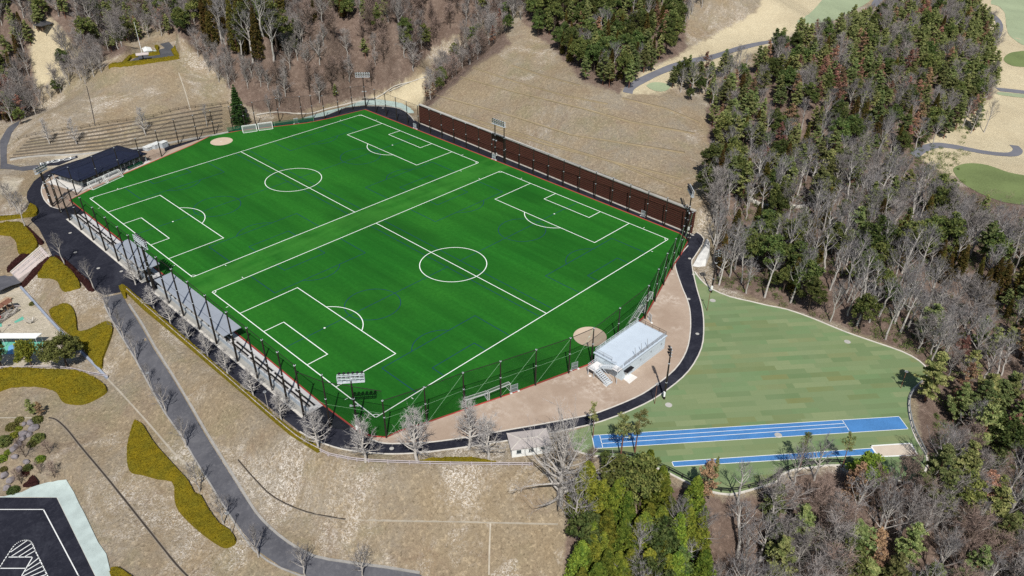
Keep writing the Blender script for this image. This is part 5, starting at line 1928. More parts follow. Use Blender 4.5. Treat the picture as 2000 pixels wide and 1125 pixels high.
def hedge(label, px, h=.9, m='hedge', cat="hedge", name="hedge", group=None, pts=None, step=.75, smooth=2):
    P = pts if pts is not None else TP(crom(px, smooth) if smooth > 1 else px)
    A = np.array([p[:2] for p in densify([np.array(p[:2]) for p in P], step)])
    gx, gy = np.meshgrid(np.arange(A[:, 0].min(), A[:, 0].max(), step), np.arange(A[:, 1].min(), A[:, 1].max(), step))
    q = np.stack([gx.ravel(), gy.ravel()], -1) + rng.uniform(-.2, .2, (gx.size, 2)) * step
    dd = sdist(q[:, 0], q[:, 1], A)
    q = q[dd < -step * .35]
    c = A.mean(0)
    ring = []
    for i in range(len(A)):
        a, b = A[i - 1], A[(i + 1) % len(A)]
        d = (b - a) / (np.hypot(*(b - a)) + 1e-9)
        nn = np.array([-d[1], d[0]])
        for s in (1, -1):
            if inside(np.array([A[i][0] + nn[0] * s * .12]), np.array([A[i][1] + nn[1] * s * .12]), A)[0]:
                ring.append(A[i] + nn * s * .12)
                break
        else:
            ring.append(A[i])
    n = len(A)
    top = np.vstack([np.array(ring), q])
    try:
        r = geometry.delaunay_2d_cdt([Vector(p) for p in top], [(i, (i + 1) % n) for i in range(n)], [], 1, 1e-4)
    except Exception:
        return None
    co = np.array([tuple(v) for v in r[0]])
    d = -sdist(co[:, 0], co[:, 1], A)
    z = hz(co[:, 0], co[:, 1]) + h * (.78 + .22 * np.clip(d / .8, 0, 1) ** .5) + rng.normal(0, .075, len(co)) * (h / .9)
    vs = [(x, y, zz) for (x, y), zz in zip(co, z)]
    fs = [t for t in map(tuple, r[2])]
    fs = [t if (co[t[1]][0] - co[t[0]][0]) * (co[t[2]][1] - co[t[0]][1]) - (co[t[1]][1] - co[t[0]][1]) * (co[t[2]][0] - co[t[0]][0]) > 0 else t[::-1] for t in fs]
    inv = {}
    for i, src in enumerate(r[3]):
        for s_ in src:
            inv.setdefault(s_, i)
    k = len(vs)
    vs += [(a[0], a[1], float(hz(a[0], a[1])) - .15) for a in A]
    for i in range(n):
        j = (i + 1) % n
        if i in inv and j in inv:
            fs.append((k + i, k + j, inv[j], inv[i]))
    o = (float(c[0]), float(c[1]), float(hz(c[0], c[1])))
    # loose sprigs stand out of the clipped top
    area = max(4.0, abs(.5 * np.sum(A[:, 0] * np.roll(A[:, 1], -1) - np.roll(A[:, 0], -1) * A[:, 1])))
    ns = int(min(9000, area * 26))
    pick = np.array([f for f in fs if len(f) == 3])
    if len(pick):
        vv = np.array(vs)
        tri_ = pick[rng.integers(0, len(pick), ns)]
        w1 = rng.dirichlet((1, 1, 1), ns)
        pc = (vv[tri_] * w1[:, :, None]).sum(1) + np.c_[np.zeros((ns, 2)), rng.uniform(-.05, .14, ns)]
        tl_ = TM()
        tl_.leaves(pc, .15, .2, rng)
        lv, lf = tl_.arrays()
        k0 = len(vs)
        vs += [tuple(map(float, q_)) for q_ in lv]
        fs += [tuple(int(i) + k0 for i in q_) for q_ in lf]
    mb = MB()
    mb.add(vs, fs)
    return tag(mb.build(name, M[m], None, o), label, cat, group)
hg = "clipped yellow green hedges"
s4 = lambda L_, ox, oy: [(x / 4 + ox, y / 4 + oy) for x, y in L_]
hedge("butterfly shaped yellow green hedge beside the low blue grey wall", s4([(385, 200), (430, 162), (510, 134), (560, 150), (590, 200), (605, 280), (612, 348), (680, 350), (760, 310), (830, 277), (870, 285), (888, 330), (870, 400), (840, 480), (810, 560), (805, 625), (780, 638), (740, 610), (700, 545), (640, 470), (580, 400), (500, 335), (430, 268)], 0, 562), .9, group=hg)
hedge("large rounded yellow green hedge below the play area at the left edge", s4([(-30, 655), (200, 640), (440, 650), (560, 655), (640, 670), (740, 710), (820, 768), (840, 815), (780, 860), (680, 908), (600, 918), (510, 905), (470, 870), (440, 820), (370, 790), (250, 775), (90, 782), (0, 815), (-30, 815)], 0, 562), .9, group=hg)
hedge("yellow green hedge above the pinkish stairs at the left edge", s4([(-20, 640), (150, 622), (210, 660), (290, 760), (298, 810), (260, 850), (190, 888), (140, 850), (130, 780), (80, 722), (-20, 712)], 0, 281), .9, group=hg)
hedge("yellow green hedge just below the pinkish stairs by the black road", [(102, 505), (120, 513), (130, 523), (140, 531), (155, 551), (158, 562), (147, 566), (127, 571), (117, 562), (112, 550), (96, 544), (74, 543), (85, 525)], .9, group=hg)
hedge("long paddle shaped yellow green hedge on the dry slope left of the grey road", [(262, 827), (271, 826), (283, 836), (300, 864), (325, 893), (350, 920), (370, 943), (382, 965), (395, 971), (410, 998), (430, 1025), (452, 1040), (462, 1056), (459, 1064), (445, 1071), (430, 1068), (400, 1048), (371, 1023), (348, 998), (341, 978), (341, 961), (335, 941), (308, 937), (276, 928), (258, 925), (249, 910), (249, 875), (254, 853)], .9, group=hg)
hedge("small yellow green hedge at the foot of the slope beside the sheeted bank", s4([(872, 1075), (930, 1072), (1000, 1112), (1040, 1150), (870, 1150)], 0, 843), .8, group=hg)
hedge("small hooked yellow green hedge at the left edge beside the black path", s4([(-20, 580), (180, 562), (225, 500), (245, 478), (288, 500), (302, 540), (270, 568), (180, 580), (-20, 604)], 0, 281), .9, group=hg)
hedge("flat crescent yellow green hedge under the rail fence by the near path", s4([(1316, 236), (1480, 216), (1700, 219), (1838, 242), (1834, 250), (1320, 249)], 500, 843), .9, group=hg)
up = [(232, 562), (240, 559), (247, 562), (270, 582), (292, 600), (350, 650), (425, 717), (490, 772), (540, 817), (572, 842), (605, 861), (628, 881)]
lo = [(620, 885), (590, 866), (563, 848), (530, 820), (480, 775), (415, 720), (340, 655), (282, 607), (262, 588), (247, 573), (248, 583), (242, 584)]
hedge("long straight yellow green hedge between the rail fence and the black path", up + lo, .9, group=hg, smooth=1)
lp = []
def lk(label, px, h=1.0):
    hedge(label, None, h, group="hedges framing the lookout paving", pts=[U(x, y, zl) for x, y in px], step=.6)
hedge("long front hedge along the brow of the mound below the lookout paving", [(212, 133), (240, 125.5), (285, 120.5), (320, 116), (347, 112), (351, 115), (320, 120), (285, 125), (240, 130.5), (213, 136)], 1.0, group="hedges framing the lookout paving", smooth=1, step=.6)
lk("short thick hedge at the right end of the lookout paving", [(334, 99), (343, 98), (351, 112), (342, 113)])
lk("angled hedge between the lookout paving and the white hood", [(288, 107), (300, 105), (309, 104), (302, 93), (309, 91), (312, 94), (310, 98), (313, 107), (300, 109), (290, 110)])
lk("slanting hedge at the left end of the lookout paving", [(236, 128), (252, 112), (268, 108), (270, 112), (258, 114), (247, 126)])
rg_ = "dark red clipped shrubs by the stairs"
hedge("dark red shrub strip between the upper hedge and the black road", s4([(198, 650), (225, 655), (300, 730), (345, 770), (330, 790), (300, 785), (270, 730), (200, 665)], 0, 281), .8, 'hedgered', "shrub", "clipped_shrub", rg_)
hedge("dark red shrub strip along the upper side of the pinkish stairs", s4([(60, 980), (130, 905), (200, 865), (235, 868), (80, 1005)], 0, 281), .8, 'hedgered', "shrub", "clipped_shrub", rg_)
hedge("dark red shrub strip along the lower side of the pinkish stairs", s4([(165, 1100), (330, 930), (400, 892), (410, 900), (300, 1010), (190, 1120), (170, 1122)], 0, 281), .8, 'hedgered', "shrub", "clipped_shrub", rg_)
hedge("long dark red shrub strip between the lower hedge and the black road", s4([(430, 885), (490, 900), (560, 950), (640, 1030), (700, 1080), (740, 1150), (690, 1150), (640, 1090), (560, 1010), (500, 940)], 0, 281), .8, 'hedgered', "shrub", "clipped_shrub", rg_)
hedge("dark red shrub strip beside the top of the sheeted bank", s4([(180, 435), (220, 400), (265, 352), (310, 405), (290, 425), (240, 432)], 0, 843), .8, 'hedgered', "shrub", "clipped_shrub", rg_)

# ------------------------------------------------------------------ trees
def npmesh(name, V, F, m):
    me = bpy.data.meshes.new(name)
    me.vertices.add(len(V))
    me.vertices.foreach_set("co", V.astype(np.float32).ravel())
    me.loops.add(F.size)
    me.loops.foreach_set("vertex_index", F.astype(np.int32).ravel())
    me.polygons.add(len(F))
    me.polygons.foreach_set("loop_start", np.arange(0, F.size, 3, dtype=np.int32))
    me.polygons.foreach_set("loop_total", np.full(len(F), 3, np.int32))
    me.update(calc_edges=True)
    me.materials.append(m)
    return me

def unit(v):
    return v / (np.linalg.norm(v, axis=-1, keepdims=True) + 1e-9)

def bare(seed, H=12.0, R_=3.6, start=.28, nl=20, elev=(25, 60), tw=8, lean=.25, r0=.19, tl=1.0, droop=0.0, sub=6, tww=.045):
    g = np.random.default_rng(seed)
    T1, T2 = TM(), TM()
    pts = [np.zeros(3)]
    k = 7
    ph = g.uniform(0, 6.28)
    for i in range(1, k + 1):
        f = i / k
        pts.append(np.array([math.cos(ph) * lean * f * H * .12 + g.normal(0, .1), math.sin(ph) * lean * f * H * .12 + g.normal(0, .1), f * H * .93]))
    pts = np.array(pts)
    rad = lambda f: r0 * (1 - f) ** .8 + .02
    T1.tubes([(pts[i], pts[i + 1], rad(i / k), rad((i + 1) / k)) for i in range(k)], 6)
    limbs, subs, P, D, L = [], [], [], [], []
    for j in range(nl):
        f = start + (1 - start) * (j + g.uniform(0, 1)) / nl
        f = min(f, .97)
        i = min(int(f * k), k - 1)
        p = pts[i] + (pts[i + 1] - pts[i]) * (f * k - i)
        az = j * 2.4 + g.normal(0, .4)
        el = R(g.uniform(*elev)) * (.75 + .5 * f)
        x = (f - start) / (1 - start)
        ln = R_ * (1.12 - .8 * x) * g.uniform(.75, 1.2) / max(.5, math.cos(el))
        d = np.array([math.cos(az) * math.cos(el), math.sin(az) * math.cos(el), math.sin(el)])
        rr = rad(f) * .62
        q = p.copy()
        n = 4
        nodes = [q]
        for s in range(n):
            d = unit(d + np.array([0, 0, .13 - droop]) + g.normal(0, .13, 3))
            q = q + d * ln / n
            nodes.append(q)
        limbs += [(nodes[s], nodes[s + 1], rr * (1 - s / n) + .014, rr * (1 - (s + 1) / n) + .012) for s in range(n)]
        for c in range(sub):
            t = g.uniform(.25, 1.0) * n
            s = min(int(t), n - 1)
            b = nodes[s] + (nodes[s + 1] - nodes[s]) * (t - s)
            dd = unit(unit(nodes[s + 1] - nodes[s]) + g.normal(0, .55, 3) + np.array([0, 0, .2 - droop]))
            l2 = ln * g.uniform(.28, .5) * (1.1 - .4 * t / n)
            m_ = b + dd * l2 * .5
            d2 = unit(dd + g.normal(0, .25, 3) + np.array([0, 0, .15 - droop]))
            e_ = m_ + d2 * l2 * .5
            subs += [(b, m_, .030, .020), (m_, e_, .020, .010)]
            for z in range(tw):
                v = g.uniform(.15, 1)
                P.append(b + (m_ - b) * min(1, v * 2) + (e_ - m_) * max(0, v * 2 - 1))
                D.append(unit(dd + g.normal(0, .6, 3) + np.array([0, 0, .15 - droop])))
                L.append(tl * g.uniform(.5, 1.25))
    T1.tubes(limbs, 4)
    T2.tubes(subs, 3)
    P, D, L = np.array(P), np.array(D), np.array(L)
    T2.twigs(P, D, L, tww, g)
    # second order twigs
    i2 = g.integers(0, len(P), int(len(P) * .9))
    P2 = P[i2] + D[i2] * L[i2][:, None] * g.uniform(.2, .9, (len(i2), 1))
    D2 = unit(D[i2] + g.normal(0, .6, (len(i2), 3)))
    T2.twigs(P2, D2, L[i2] * .6, tww * .8, g)
    return T1.arrays(), T2.arrays()

def clump(g, c, r, n, flat=.5):
    q = unit(g.normal(size=(n, 3))) * (g.uniform(0, 1, (n, 1)) ** .45)
    q[:, 2] *= flat
    return c + q * r

def trunk(T_, H, r0, lean, g, n=6, k=6, top=.97):
    ph = g.uniform(0, 6.28)
    pts = [np.array([math.cos(ph) * lean * (i / k) ** 1.5, math.sin(ph) * lean * (i / k) ** 1.5, H * top * i / k]) for i in range(k + 1)]
    T_.tubes([(pts[i], pts[i + 1], r0 * (1 - i / k) + .03, r0 * (1 - (i + 1) / k) + .03) for i in range(k)], n)
    return lambda f: pts[min(int(f * k), k - 1)] + (pts[min(int(f * k), k - 1) + 1] - pts[min(int(f * k), k - 1)]) * (f * k - min(int(f * k), k - 1))

def pine(seed, H=12.0, R_=2.3, start=.25, wh=11, per=6, leaf=.24, cl=26, flat=.42, dead=0.0, pw=.8, spread=.30):
    g = np.random.default_rng(seed)
    T1, T2 = TM(), TM()
    at = trunk(T1, H, .17, H * .03, g)
    br, C_ = [], []
    for i in range(wh):
        f = start + (1 - start) * (i + .3) / wh
        x = (f - start) / (1 - start)
        for j in range(per if i < wh - 2 else 4):
            az = g.uniform(0, 6.28)
            ln = R_ * (1.05 - x) ** pw * g.uniform(.6, 1.15) * (.7 + .6 * min(1, x * 3))
            el = R(g.uniform(-8, 15) + 28 * x)
            p = at(min(.98, f + g.normal(0, .02)))
            d = np.array([math.cos(az) * math.cos(el), math.sin(az) * math.cos(el), math.sin(el)])
            e_ = p + d * ln
            br.append((p, e_, .04, .012))
            if g.uniform() < dead:
                continue
            for s in np.linspace(.4, 1.0, 3):
                c = p + (e_ - p) * s + g.normal(0, .10, 3)
                C_.append(clump(g, c, spread + .22 * ln / R_, cl, flat))
    C_.append(clump(g, at(.99), .3, cl, 1.6))
    T1.tubes(br, 3)
    T2.leaves(np.concatenate(C_), leaf, .25, g)
    return T1.arrays(), T2.arrays()

def cedar(seed, H=12.0, R_=1.9, start=.08, n=150, leaf=.32, cl=22, pw=.75, clr=.55):
    g = np.random.default_rng(seed)
    T1, T2 = TM(), TM()
    at = trunk(T1, H, .2, .2, g)
    C_ = []
    for i in range(n):
        f = start + (1 - start) * (i + g.uniform()) / n
        x = (f - start) / (1 - start)
        r = R_ * (1 - x) ** pw * g.uniform(.55, 1.08) * (.7 + .3 * min(1, x * 6))
        az = i * 2.4 + g.normal(0, .3)
        c = at(min(.99, f)) + np.array([math.cos(az) * r, math.sin(az) * r, -.25 * r])
        C_.append(clump(g, c, clr * (.6 + .5 * (1 - x)), cl, .8))
    C_.append(clump(g, at(.985), .3, cl, 1.6))
    T2.leaves(np.concatenate(C_), leaf, .1, g)
    return T1.arrays(), T2.arrays()

def fir(seed, H=15.0, R_=3.6):
    g = np.random.default_rng(seed)
    T1, T2 = TM(), TM()
    at = trunk(T1, H, .26, .1, g)
    C_, br = [], []
    n = 17
    for i in range(n):
        f = .06 + .92 * i / n
        for j in range(10 if i < 12 else 7):
            az = j * 6.283 / (10 if i < 12 else 7) + i * .7 + g.normal(0, .2)
            ln = R_ * (1 - f) ** .85 * g.uniform(.75, 1.12)
            p = at(f)
            e_ = p + np.array([math.cos(az) * ln, math.sin(az) * ln, -.16 * ln])
            br.append((p, e_, .05, .02))
            for s in np.linspace(.35, 1, 4):
                C_.append(clump(g, p + (e_ - p) * s, .30 + .35 * (1 - f), 14, .35))
    T1.tubes(br, 3)
    C_.append(clump(g, at(.99), .22, 20, 2.2))
    T2.leaves(np.concatenate(C_), .32, .3, g)
    return T1.arrays(), T2.arrays()

def broad(seed, H=9.0, R_=3.2, base=.2, lumps=46, cl=60, leaf=.33, lr=.95):
    g = np.random.default_rng(seed)
    T1, T2 = TM(), TM()
    at = trunk(T1, H * .7, .22, .4, g)
    C_, br = [], []
    cz, hz_ = H * (base + 1) / 2, H * (1 - base) / 2
    for i in range(lumps):
        d = unit(g.normal(size=3))
        if d[2] < -.35:
            d[2] *= -.5
        rr = g.uniform(.55, 1.0)
        c = np.array([d[0] * R_ * rr, d[1] * R_ * rr, cz + d[2] * hz_ * rr])
        br.append((at(g.uniform(.35, .9)), c, .06, .02))
        C_.append(clump(g, c, lr * g.uniform(.65, 1.25), cl, .75))
    T1.tubes(br, 3)
    T2.leaves(np.concatenate(C_), leaf, .1, g)
    return T1.arrays(), T2.arrays()

def bush(seed, r=1.0, n=520, leaf=.16, flat=.85):
    g = np.random.default_rng(seed)
    T2 = TM()
    q = unit(g.normal(size=(n, 3)))
    q[:, 2] = np.abs(q[:, 2]) * .95
    q *= (.80 + .22 * g.uniform(0, 1, (n, 1)))
    q[:, 2] *= flat
    T2.leaves(q * r, leaf, 0, g)
    T2.leaves(q[: n // 2] * r * .75, leaf, 0, g)
    T1 = TM()
    T1.tubes([((0, 0, -.1), (0, 0, r * .5), .06, .04)], 5)
    return T1.arrays(), T2.arrays()

PROTO = {}
def proto(kind, name, arrs, mt, mc, H, crown="crown", trunk_="trunk"):
    """one prototype tree: an empty with a trunk and a crown"""
    r = bpy.data.objects.new(name, None)
    COL.objects.link(r)
    (V1, F1), (V2, F2) = arrs
    t1 = bpy.data.objects.new(trunk_, npmesh(trunk_, V1, F1, mt))
    t2 = bpy.data.objects.new(crown, npmesh(crown, V2, F2, mc))
    for t_ in (t1, t2):
        COL.objects.link(t_)
        t_.parent = r
    KIDS[r.name] = [t1, t2]
    KIDS[t1.name] = []
    KIDS[t2.name] = []
    PROTO.setdefault(kind, []).append((r, H, (V1, F1, mt), (V2, F2, mc)))
for s in range(6):
    proto('bare', "bare_tree", bare(10 + s, 12, 2.9 + .35 * (s % 3), .34 + .08 * (s % 2), 15, (30, 68), 6, .5, .25, 1.1, 0, 5, .042), M['bark'], M['twig'], 12)
for s in range(4):
    proto('barebrown', "brown_bare_tree", bare(30 + s, 10, 3.3, .20, 22, (20, 60), 10, .4, .16, 1.0, 0, 6, .042), M['barkdark'], M['twigbrown'], 10)
for s in range(4):
    proto('barethick', "dense_bare_tree", bare(60 + s, 10, 3.2, .24, 22, (22, 62), 9, .4, .19, 1.0, 0, 6, .042), M['bark'], M['twiggrey'], 10)
for s in range(3):
    proto('barepale', "pale_trunked_tree", bare(50 + s, 14, 2.9, .45, 12, (25, 65), 6, .8, .30, 1.1, 0, 4, .045), plain("pale_bark", (.50, .475, .44), .25, 2, .95) if s == 0 else bpy.data.materials["pale_bark"], M['twig'], 14)
for s in range(4):
    proto('street', "street_tree", bare(70 + s, 9, 2.2, .18, 28, (20, 52), 6, .1, .18, .75, 0, 6, .034), bpy.data.materials['pale_bark'], M['twigpale'], 9)
for s in range(3):
    proto('road', "roadside_tree", bare(80 + s, 8, 2.2, .30, 16, (35, 65), 5, .2, .16, .8, 0, 5, .036), M['bark'], M['twig'], 8)
for s in range(5):
    proto('pine', "pine_tree", pine(100 + s, 12, 2.2 + .25 * (s % 3), .20 + .08 * (s % 3)), M['barkred'], M['pine'], 12)
for s in range(3):
    proto('wither', "withered_pine", pine(120 + s, 11, 2.0, .25, 10, 5, .20, 15, .5, .2), M['barkdark'], M['wither'], 11)
for s in range(4):
    proto('cedar', "cedar_tree", cedar(140 + s, 13, 1.9 + .2 * (s % 2), .08, 190, .24, 26, .75, .45), M['barkred'], M['cedar'], 13)
for s in range(4):
    proto('ever', "evergreen_tree", broad(160 + s, 9.5, 2.7, .10, 60, 66, .24, .75), M['barkdark'], M['ever'], 9.5)
for s in range(3):
    proto('bright', "bright_evergreen_tree", cedar(180 + s, 10, 2.4, .03, 230, .23, 30, .66, .48), M['barkdark'], M['bright'], 10)
for s in range(3):
    proto('thin', "thin_pine", pine(130 + s, 11, 1.9, .52, 6, 4, .20, 15, .6, .1, .4, .34), M['barkred'], M['pine'], 11)
proto('fir', "fir_tree", fir(200), M['barkdark'], M['fir'], 15)
proto('gold', "broadleaf_tree", broad(215, 6.5, 2.3, .06, 60, 70, .22, .7), M['barkdark'], M['bright'], 6.5)
proto('olive', "broadleaf_tree", broad(210, 7, 4.0, .10, 90, 80, .22, .8), M['barkdark'], M['olive'], 7)
for s in range(2):
    proto('bush', "round_shrub", bush(220 + s), M['barkdark'], M['olive'], 1, "foliage", "stem")
proto('bushg', "round_shrub", bush(224), M['barkdark'], M['ever'], 1, "foliage", "stem")
proto('bushy', "round_shrub", bush(225), M['barkdark'], M['bright'], 1, "foliage", "stem")
proto('bushr', "round_shrub", bush(226), M['barkdark'], M['redleaf'], 1, "foliage", "stem")
proto('big', "spreading_bare_tree", bare(240, 15, 6.6, .12, 44, (5, 66), 5, .3, .56, 1.2, .02, 7, .042), M['bark'], M['twigpale'], 15)

def put(kind, p, h, label, cat, group=None, wide=1.0, rz=None):
    v = PROTO[kind][random.randrange(len(PROTO[kind]))]
    s = h / v[1]
    o = copy_tree(v[0], (float(p[0]), float(p[1]), float(p[2]) - .05), random.uniform(0, 6.28) if rz is None else rz, (s * wide, s * wide, s), label, group)
    o['category'] = cat
    return o

# planted trees one by one
stg = "pale bare street trees along the hedge and the near path"
st_ = [((301, 602), 6, "first from the top, by the end of the hedge"), ((334, 634), 6.5, "second from the top of the hedge row"), ((369, 666), 6.5, "third in the hedge row, below the long grey roof"),
       ((406, 697), 6.5, "fourth in the hedge row"), ((446, 733), 7, "fifth in the hedge row"), ((495, 774), 7, "sixth in the hedge row"), ((550, 822), 7.5, "seventh in the hedge row, near the lamp post"),
       ((622, 877), 9, "at the lower end of the hedge, by the near corner"), ((714, 902), 10.5, "in front of the near corner floodlight"), ((815, 902), 12.5, "tallest one, on the verge left of the crescent hedge"),
       ((916, 877), 11.5, "in front of the left near goal"), ((954, 898), 10.5, "just left of the white shed"), ((265, 556), 7, "on the black road beside the twin floodlight")]
for q, h, tx in st_:
    put('street', U(*q), h * 1.04, "pale bare street tree, " + tx, "bare tree", stg, 1.22)
rdg = "small dark bare trees along the grey road"
for i, q in enumerate([(216, 617), (242, 660), (268, 705), (291, 748), (325, 806), (364, 874), (390, 960), (437, 1025), (505, 1088), (596, 1124), (709, 1128)]):
    tx = ["uppermost, beside the end of the black asphalt", "second from the top of the road", "third from the top of the road", "just above the lamp post", "below the lamp post, at mid slope", "beside the middle bend", "standing off the road by the yellow hedge",
          "at the tip of the long yellow hedge", "on the inside of the lower bend", "near the bottom edge of the frame", "at the bottom edge where the road leaves"][i]
    put('road', T(*q), 7.5 if i not in (3,) else 5, "small bare roadside tree, " + tx, "bare tree", rdg)
lfg = "grey bare trees round the black road on the left"
for q, h, tx in (((126, 518), 9, "between the lower hedge and the black road"), ((49, 446), 11, "by the hooked hedge at the left edge"), ((185, 566), 8, "beside the black asphalt above the grey road"), ((22, 405), 8, "among the parked bikes left of the path"), ((36, 420), 10, "left of the black path bend"),
                 ((97, 281), 9, "at the left end of the terraces"), ((150, 283), 9.5, "before the middle of the terraces"), ((285, 264), 10.5, "before the right half of the terraces"), ((405, 247), 8, "at the right end of the terraces, left of the fir"),
                 ((529, 226), 8, "by the ditch right of the fir")):
    put('bare' if q[0] not in (97, 150, 285) else 'street', T(*q), h, "grey bare tree " + tx, "bare tree", lfg)
put('fir', T(469, 241), 15.5, "lone dark conical fir at the far left of the turf", "fir tree", wide=1.0)
def shade_base(px, py, z):
    q = U(px, py)
    return np.array([q[0] - z / math.tan(SUN_EL) * math.cos(R(46)), q[1] - z / math.tan(SUN_EL) * math.sin(R(46))])
q = shade_base(1778, 742, 8.5)
put('pine', (q[0], q[1], float(hz(q[0], q[1]))), 13.5, "tall pine just outside the right end of the green court, shading it", "pine tree", wide=1.25)
sp_g = "sparse trees on the bank below the runway"
for q, h, k, tx in (((1548, 950), 10, 'road', "dark forked bare tree under the middle of the runway"), ((1590, 938), 10, 'road', "thin bare tree right of the dark forked one"), ((1440, 985), 11.5, 'barepale', "broken pale trunk before the left bend of the court kerb"),
                    ((1372, 985), 12, 'wither', "reddish dead pine before the left end of the runway"), ((1682, 958), 9, 'gold', "yellowish broadleaf tree before the sandpit"), ((1700, 985), 9, 'barebrown', "brown bare tree under the sandpit"), ((1760, 965), 9.5, 'barebrown', "brown bare tree at the right of the sandpit")):
    put(k, T(*q), h, tx, "tree", sp_g)
put('big', T(1094, 984), 18, "huge spreading bare grey tree right of the white shed", "bare tree", rz=.6)
for q, h, w_, tx in (((1212, 893), 11.5, .95, "left of the pair standing on the edge of the blue track"), ((1240, 884), 11, .95, "right of the pair standing on the edge of the blue track"), ((1158, 855), 9.0, .75, "beside the black path left of the blue track"), ((1562, 915), 9.5, .7, "thin, over the middle of the blue runway"),
                     ((1392, 946), 7.5, .5, "thinnest, before the left end of the runway"), ((1645, 912), 8.5, .8, "yellowish, before the sandpit")):
    put('thin' if h > 7.6 else 'pine', T(*q), h, "pine tree " + tx, "pine tree", "single pines along the green court", w_)
for q, h, k, tx in (((130, 714), 8.2, 'olive', "largest round dark olive tree at the corner of the play area"), ((62, 716), 7.6, 'bright', "yellow green tree in the middle below the play area"), ((4, 718), 8.6, 'ever', "dark green tree at the left edge below the play area")):
    put('gold' if k == 'bright' else k, U(*q, -4.6), h, tx, "tree", "trees below the play area", 1.0 if k != 'bright' else .95)
gg = "clipped shrubs of the rock garden"
for q, r, k, tx in (((38, 821), 1.0, 'bush', "small round olive shrub at the top left of the rock garden"), ((73, 822), 1.35, 'bush', "round olive shrub at the top right of the rock garden"), ((24, 835), 1.35, 'bush', "broad brownish olive shrub left of the upper rocks"), ((37, 838), .8, 'bushy', "small bright green shrub touching the upper rocks"),
                   ((28, 852), 1.1, 'bushy', "yellow green shrub below the brownish one"), ((8, 865), 1.8, 'bushg', "large dark green shrub at the left edge of the garden"), ((75, 858), 1.5, 'bushg', "dark green shrub on the right of the middle rocks"), ((63, 868), 1.1, 'bush', "yellowish shrub under the dark green one"),
                   ((16, 884), .8, 'bushy', "tiny bright shrub beside the left rocks"), ((4, 897), 1.1, 'bushy', "bright shrub cut by the left edge of the frame"), ((79, 898), 1.1, 'bushy', "round bright green shrub alone on the right"), ((55, 914), 1.0, 'bushg', "dark round shrub in the lower garden"),
                   ((27, 960), 1.3, 'bushg', "dark green shrub above the black car park"), ((50, 925), .9, 'bushr', "dark red shrub in the lower garden"), ((8, 917), .8, 'bush', "small brown shrub low at the left edge"), ((64, 594), .9, 'bush', "small shrub by the low blue grey wall in the play area")):
    put(k, T(*q), r, tx, "shrub", gg)
for q, h, k, tx in (((66, 809), 4.5, 'pine', "pale green garden pine above the rocks"), ((82, 813), 4.2, 'wither', "dark purplish garden tree beside the pale pine")):
    put(k, T(*q), h, tx, "garden tree", None, 1.3)
for q, h, tx in (((107, 933), 4, "right of the garden, above the sheeted bank"), ((50, 893), 4.5, "in the middle of the rocks"), ((97, 886), 3.5, "at the right edge of the rocks"), ((42, 945), 4, "at the lower end of the rocks"), ((80, 925), 3, "between the red shrub and the slope")):
    put('barebrown', T(*q), h, "small bare garden tree " + tx, "garden tree", "small bare trees of the rock garden", 1.1)
rk = "rocks of the rock garden"
rr = random.Random(11)
for q, s, tx in (((62, 826), 1.7, "pointed grey rock at the top of the garden"), ((66, 838), 1.9, "broad grey rock below the pointed one"), ((47, 829), 1.0, "small pale rock beside the bright shrub"), ((45, 848), 1.4, "dark grey rock in the upper left of the group"), ((44, 858), 1.5, "tilted rock in the middle of the group"), ((58, 850), 1.2, "brown rock right of the tilted one"),
                 ((36, 868), 1.5, "long slanted rock below the middle"), ((27, 878), 1.5, "pale slab at the left below the middle"), ((30, 893), 1.2, "dark block under the pale slab"), ((10, 928), 1.6, "low rock near the left edge"), ((22, 938), 1.5, "flat pale rock low in the garden"), ((38, 917), 1.3, "grey rock among the lower shrubs"), ((14, 953), 1.3, "white rock next to the car park"), ((52, 903), 1.2, "rounded rock between the lower shrubs")):
    p = T(*q)
    g = np.random.default_rng(rr.randrange(9999))
    me_ = bpy.data.meshes.new("garden_rock")
    V_ = unit(g.normal(size=(60, 3))) * g.uniform(.72, 1.0, (60, 1)) * np.array([s * .75, s * .55, s * .5])
    import bmesh
    bm = bmesh.new()
    for v in V_:
        bm.verts.new(v)
    bmesh.ops.convex_hull(bm, input=bm.verts)
    for v in [v for v in bm.verts if not v.link_faces]:
        bm.verts.remove(v)
    bm.to_mesh(me_)
    bm.free()
    ro = link("garden_rock", me_, M['rock'])
    ro.location = (p[0], p[1], p[2] + s * .12)
    ro.rotation_euler = (0, 0, rr.uniform(0, 6))
    tag(ro, tx, "rock", rk)

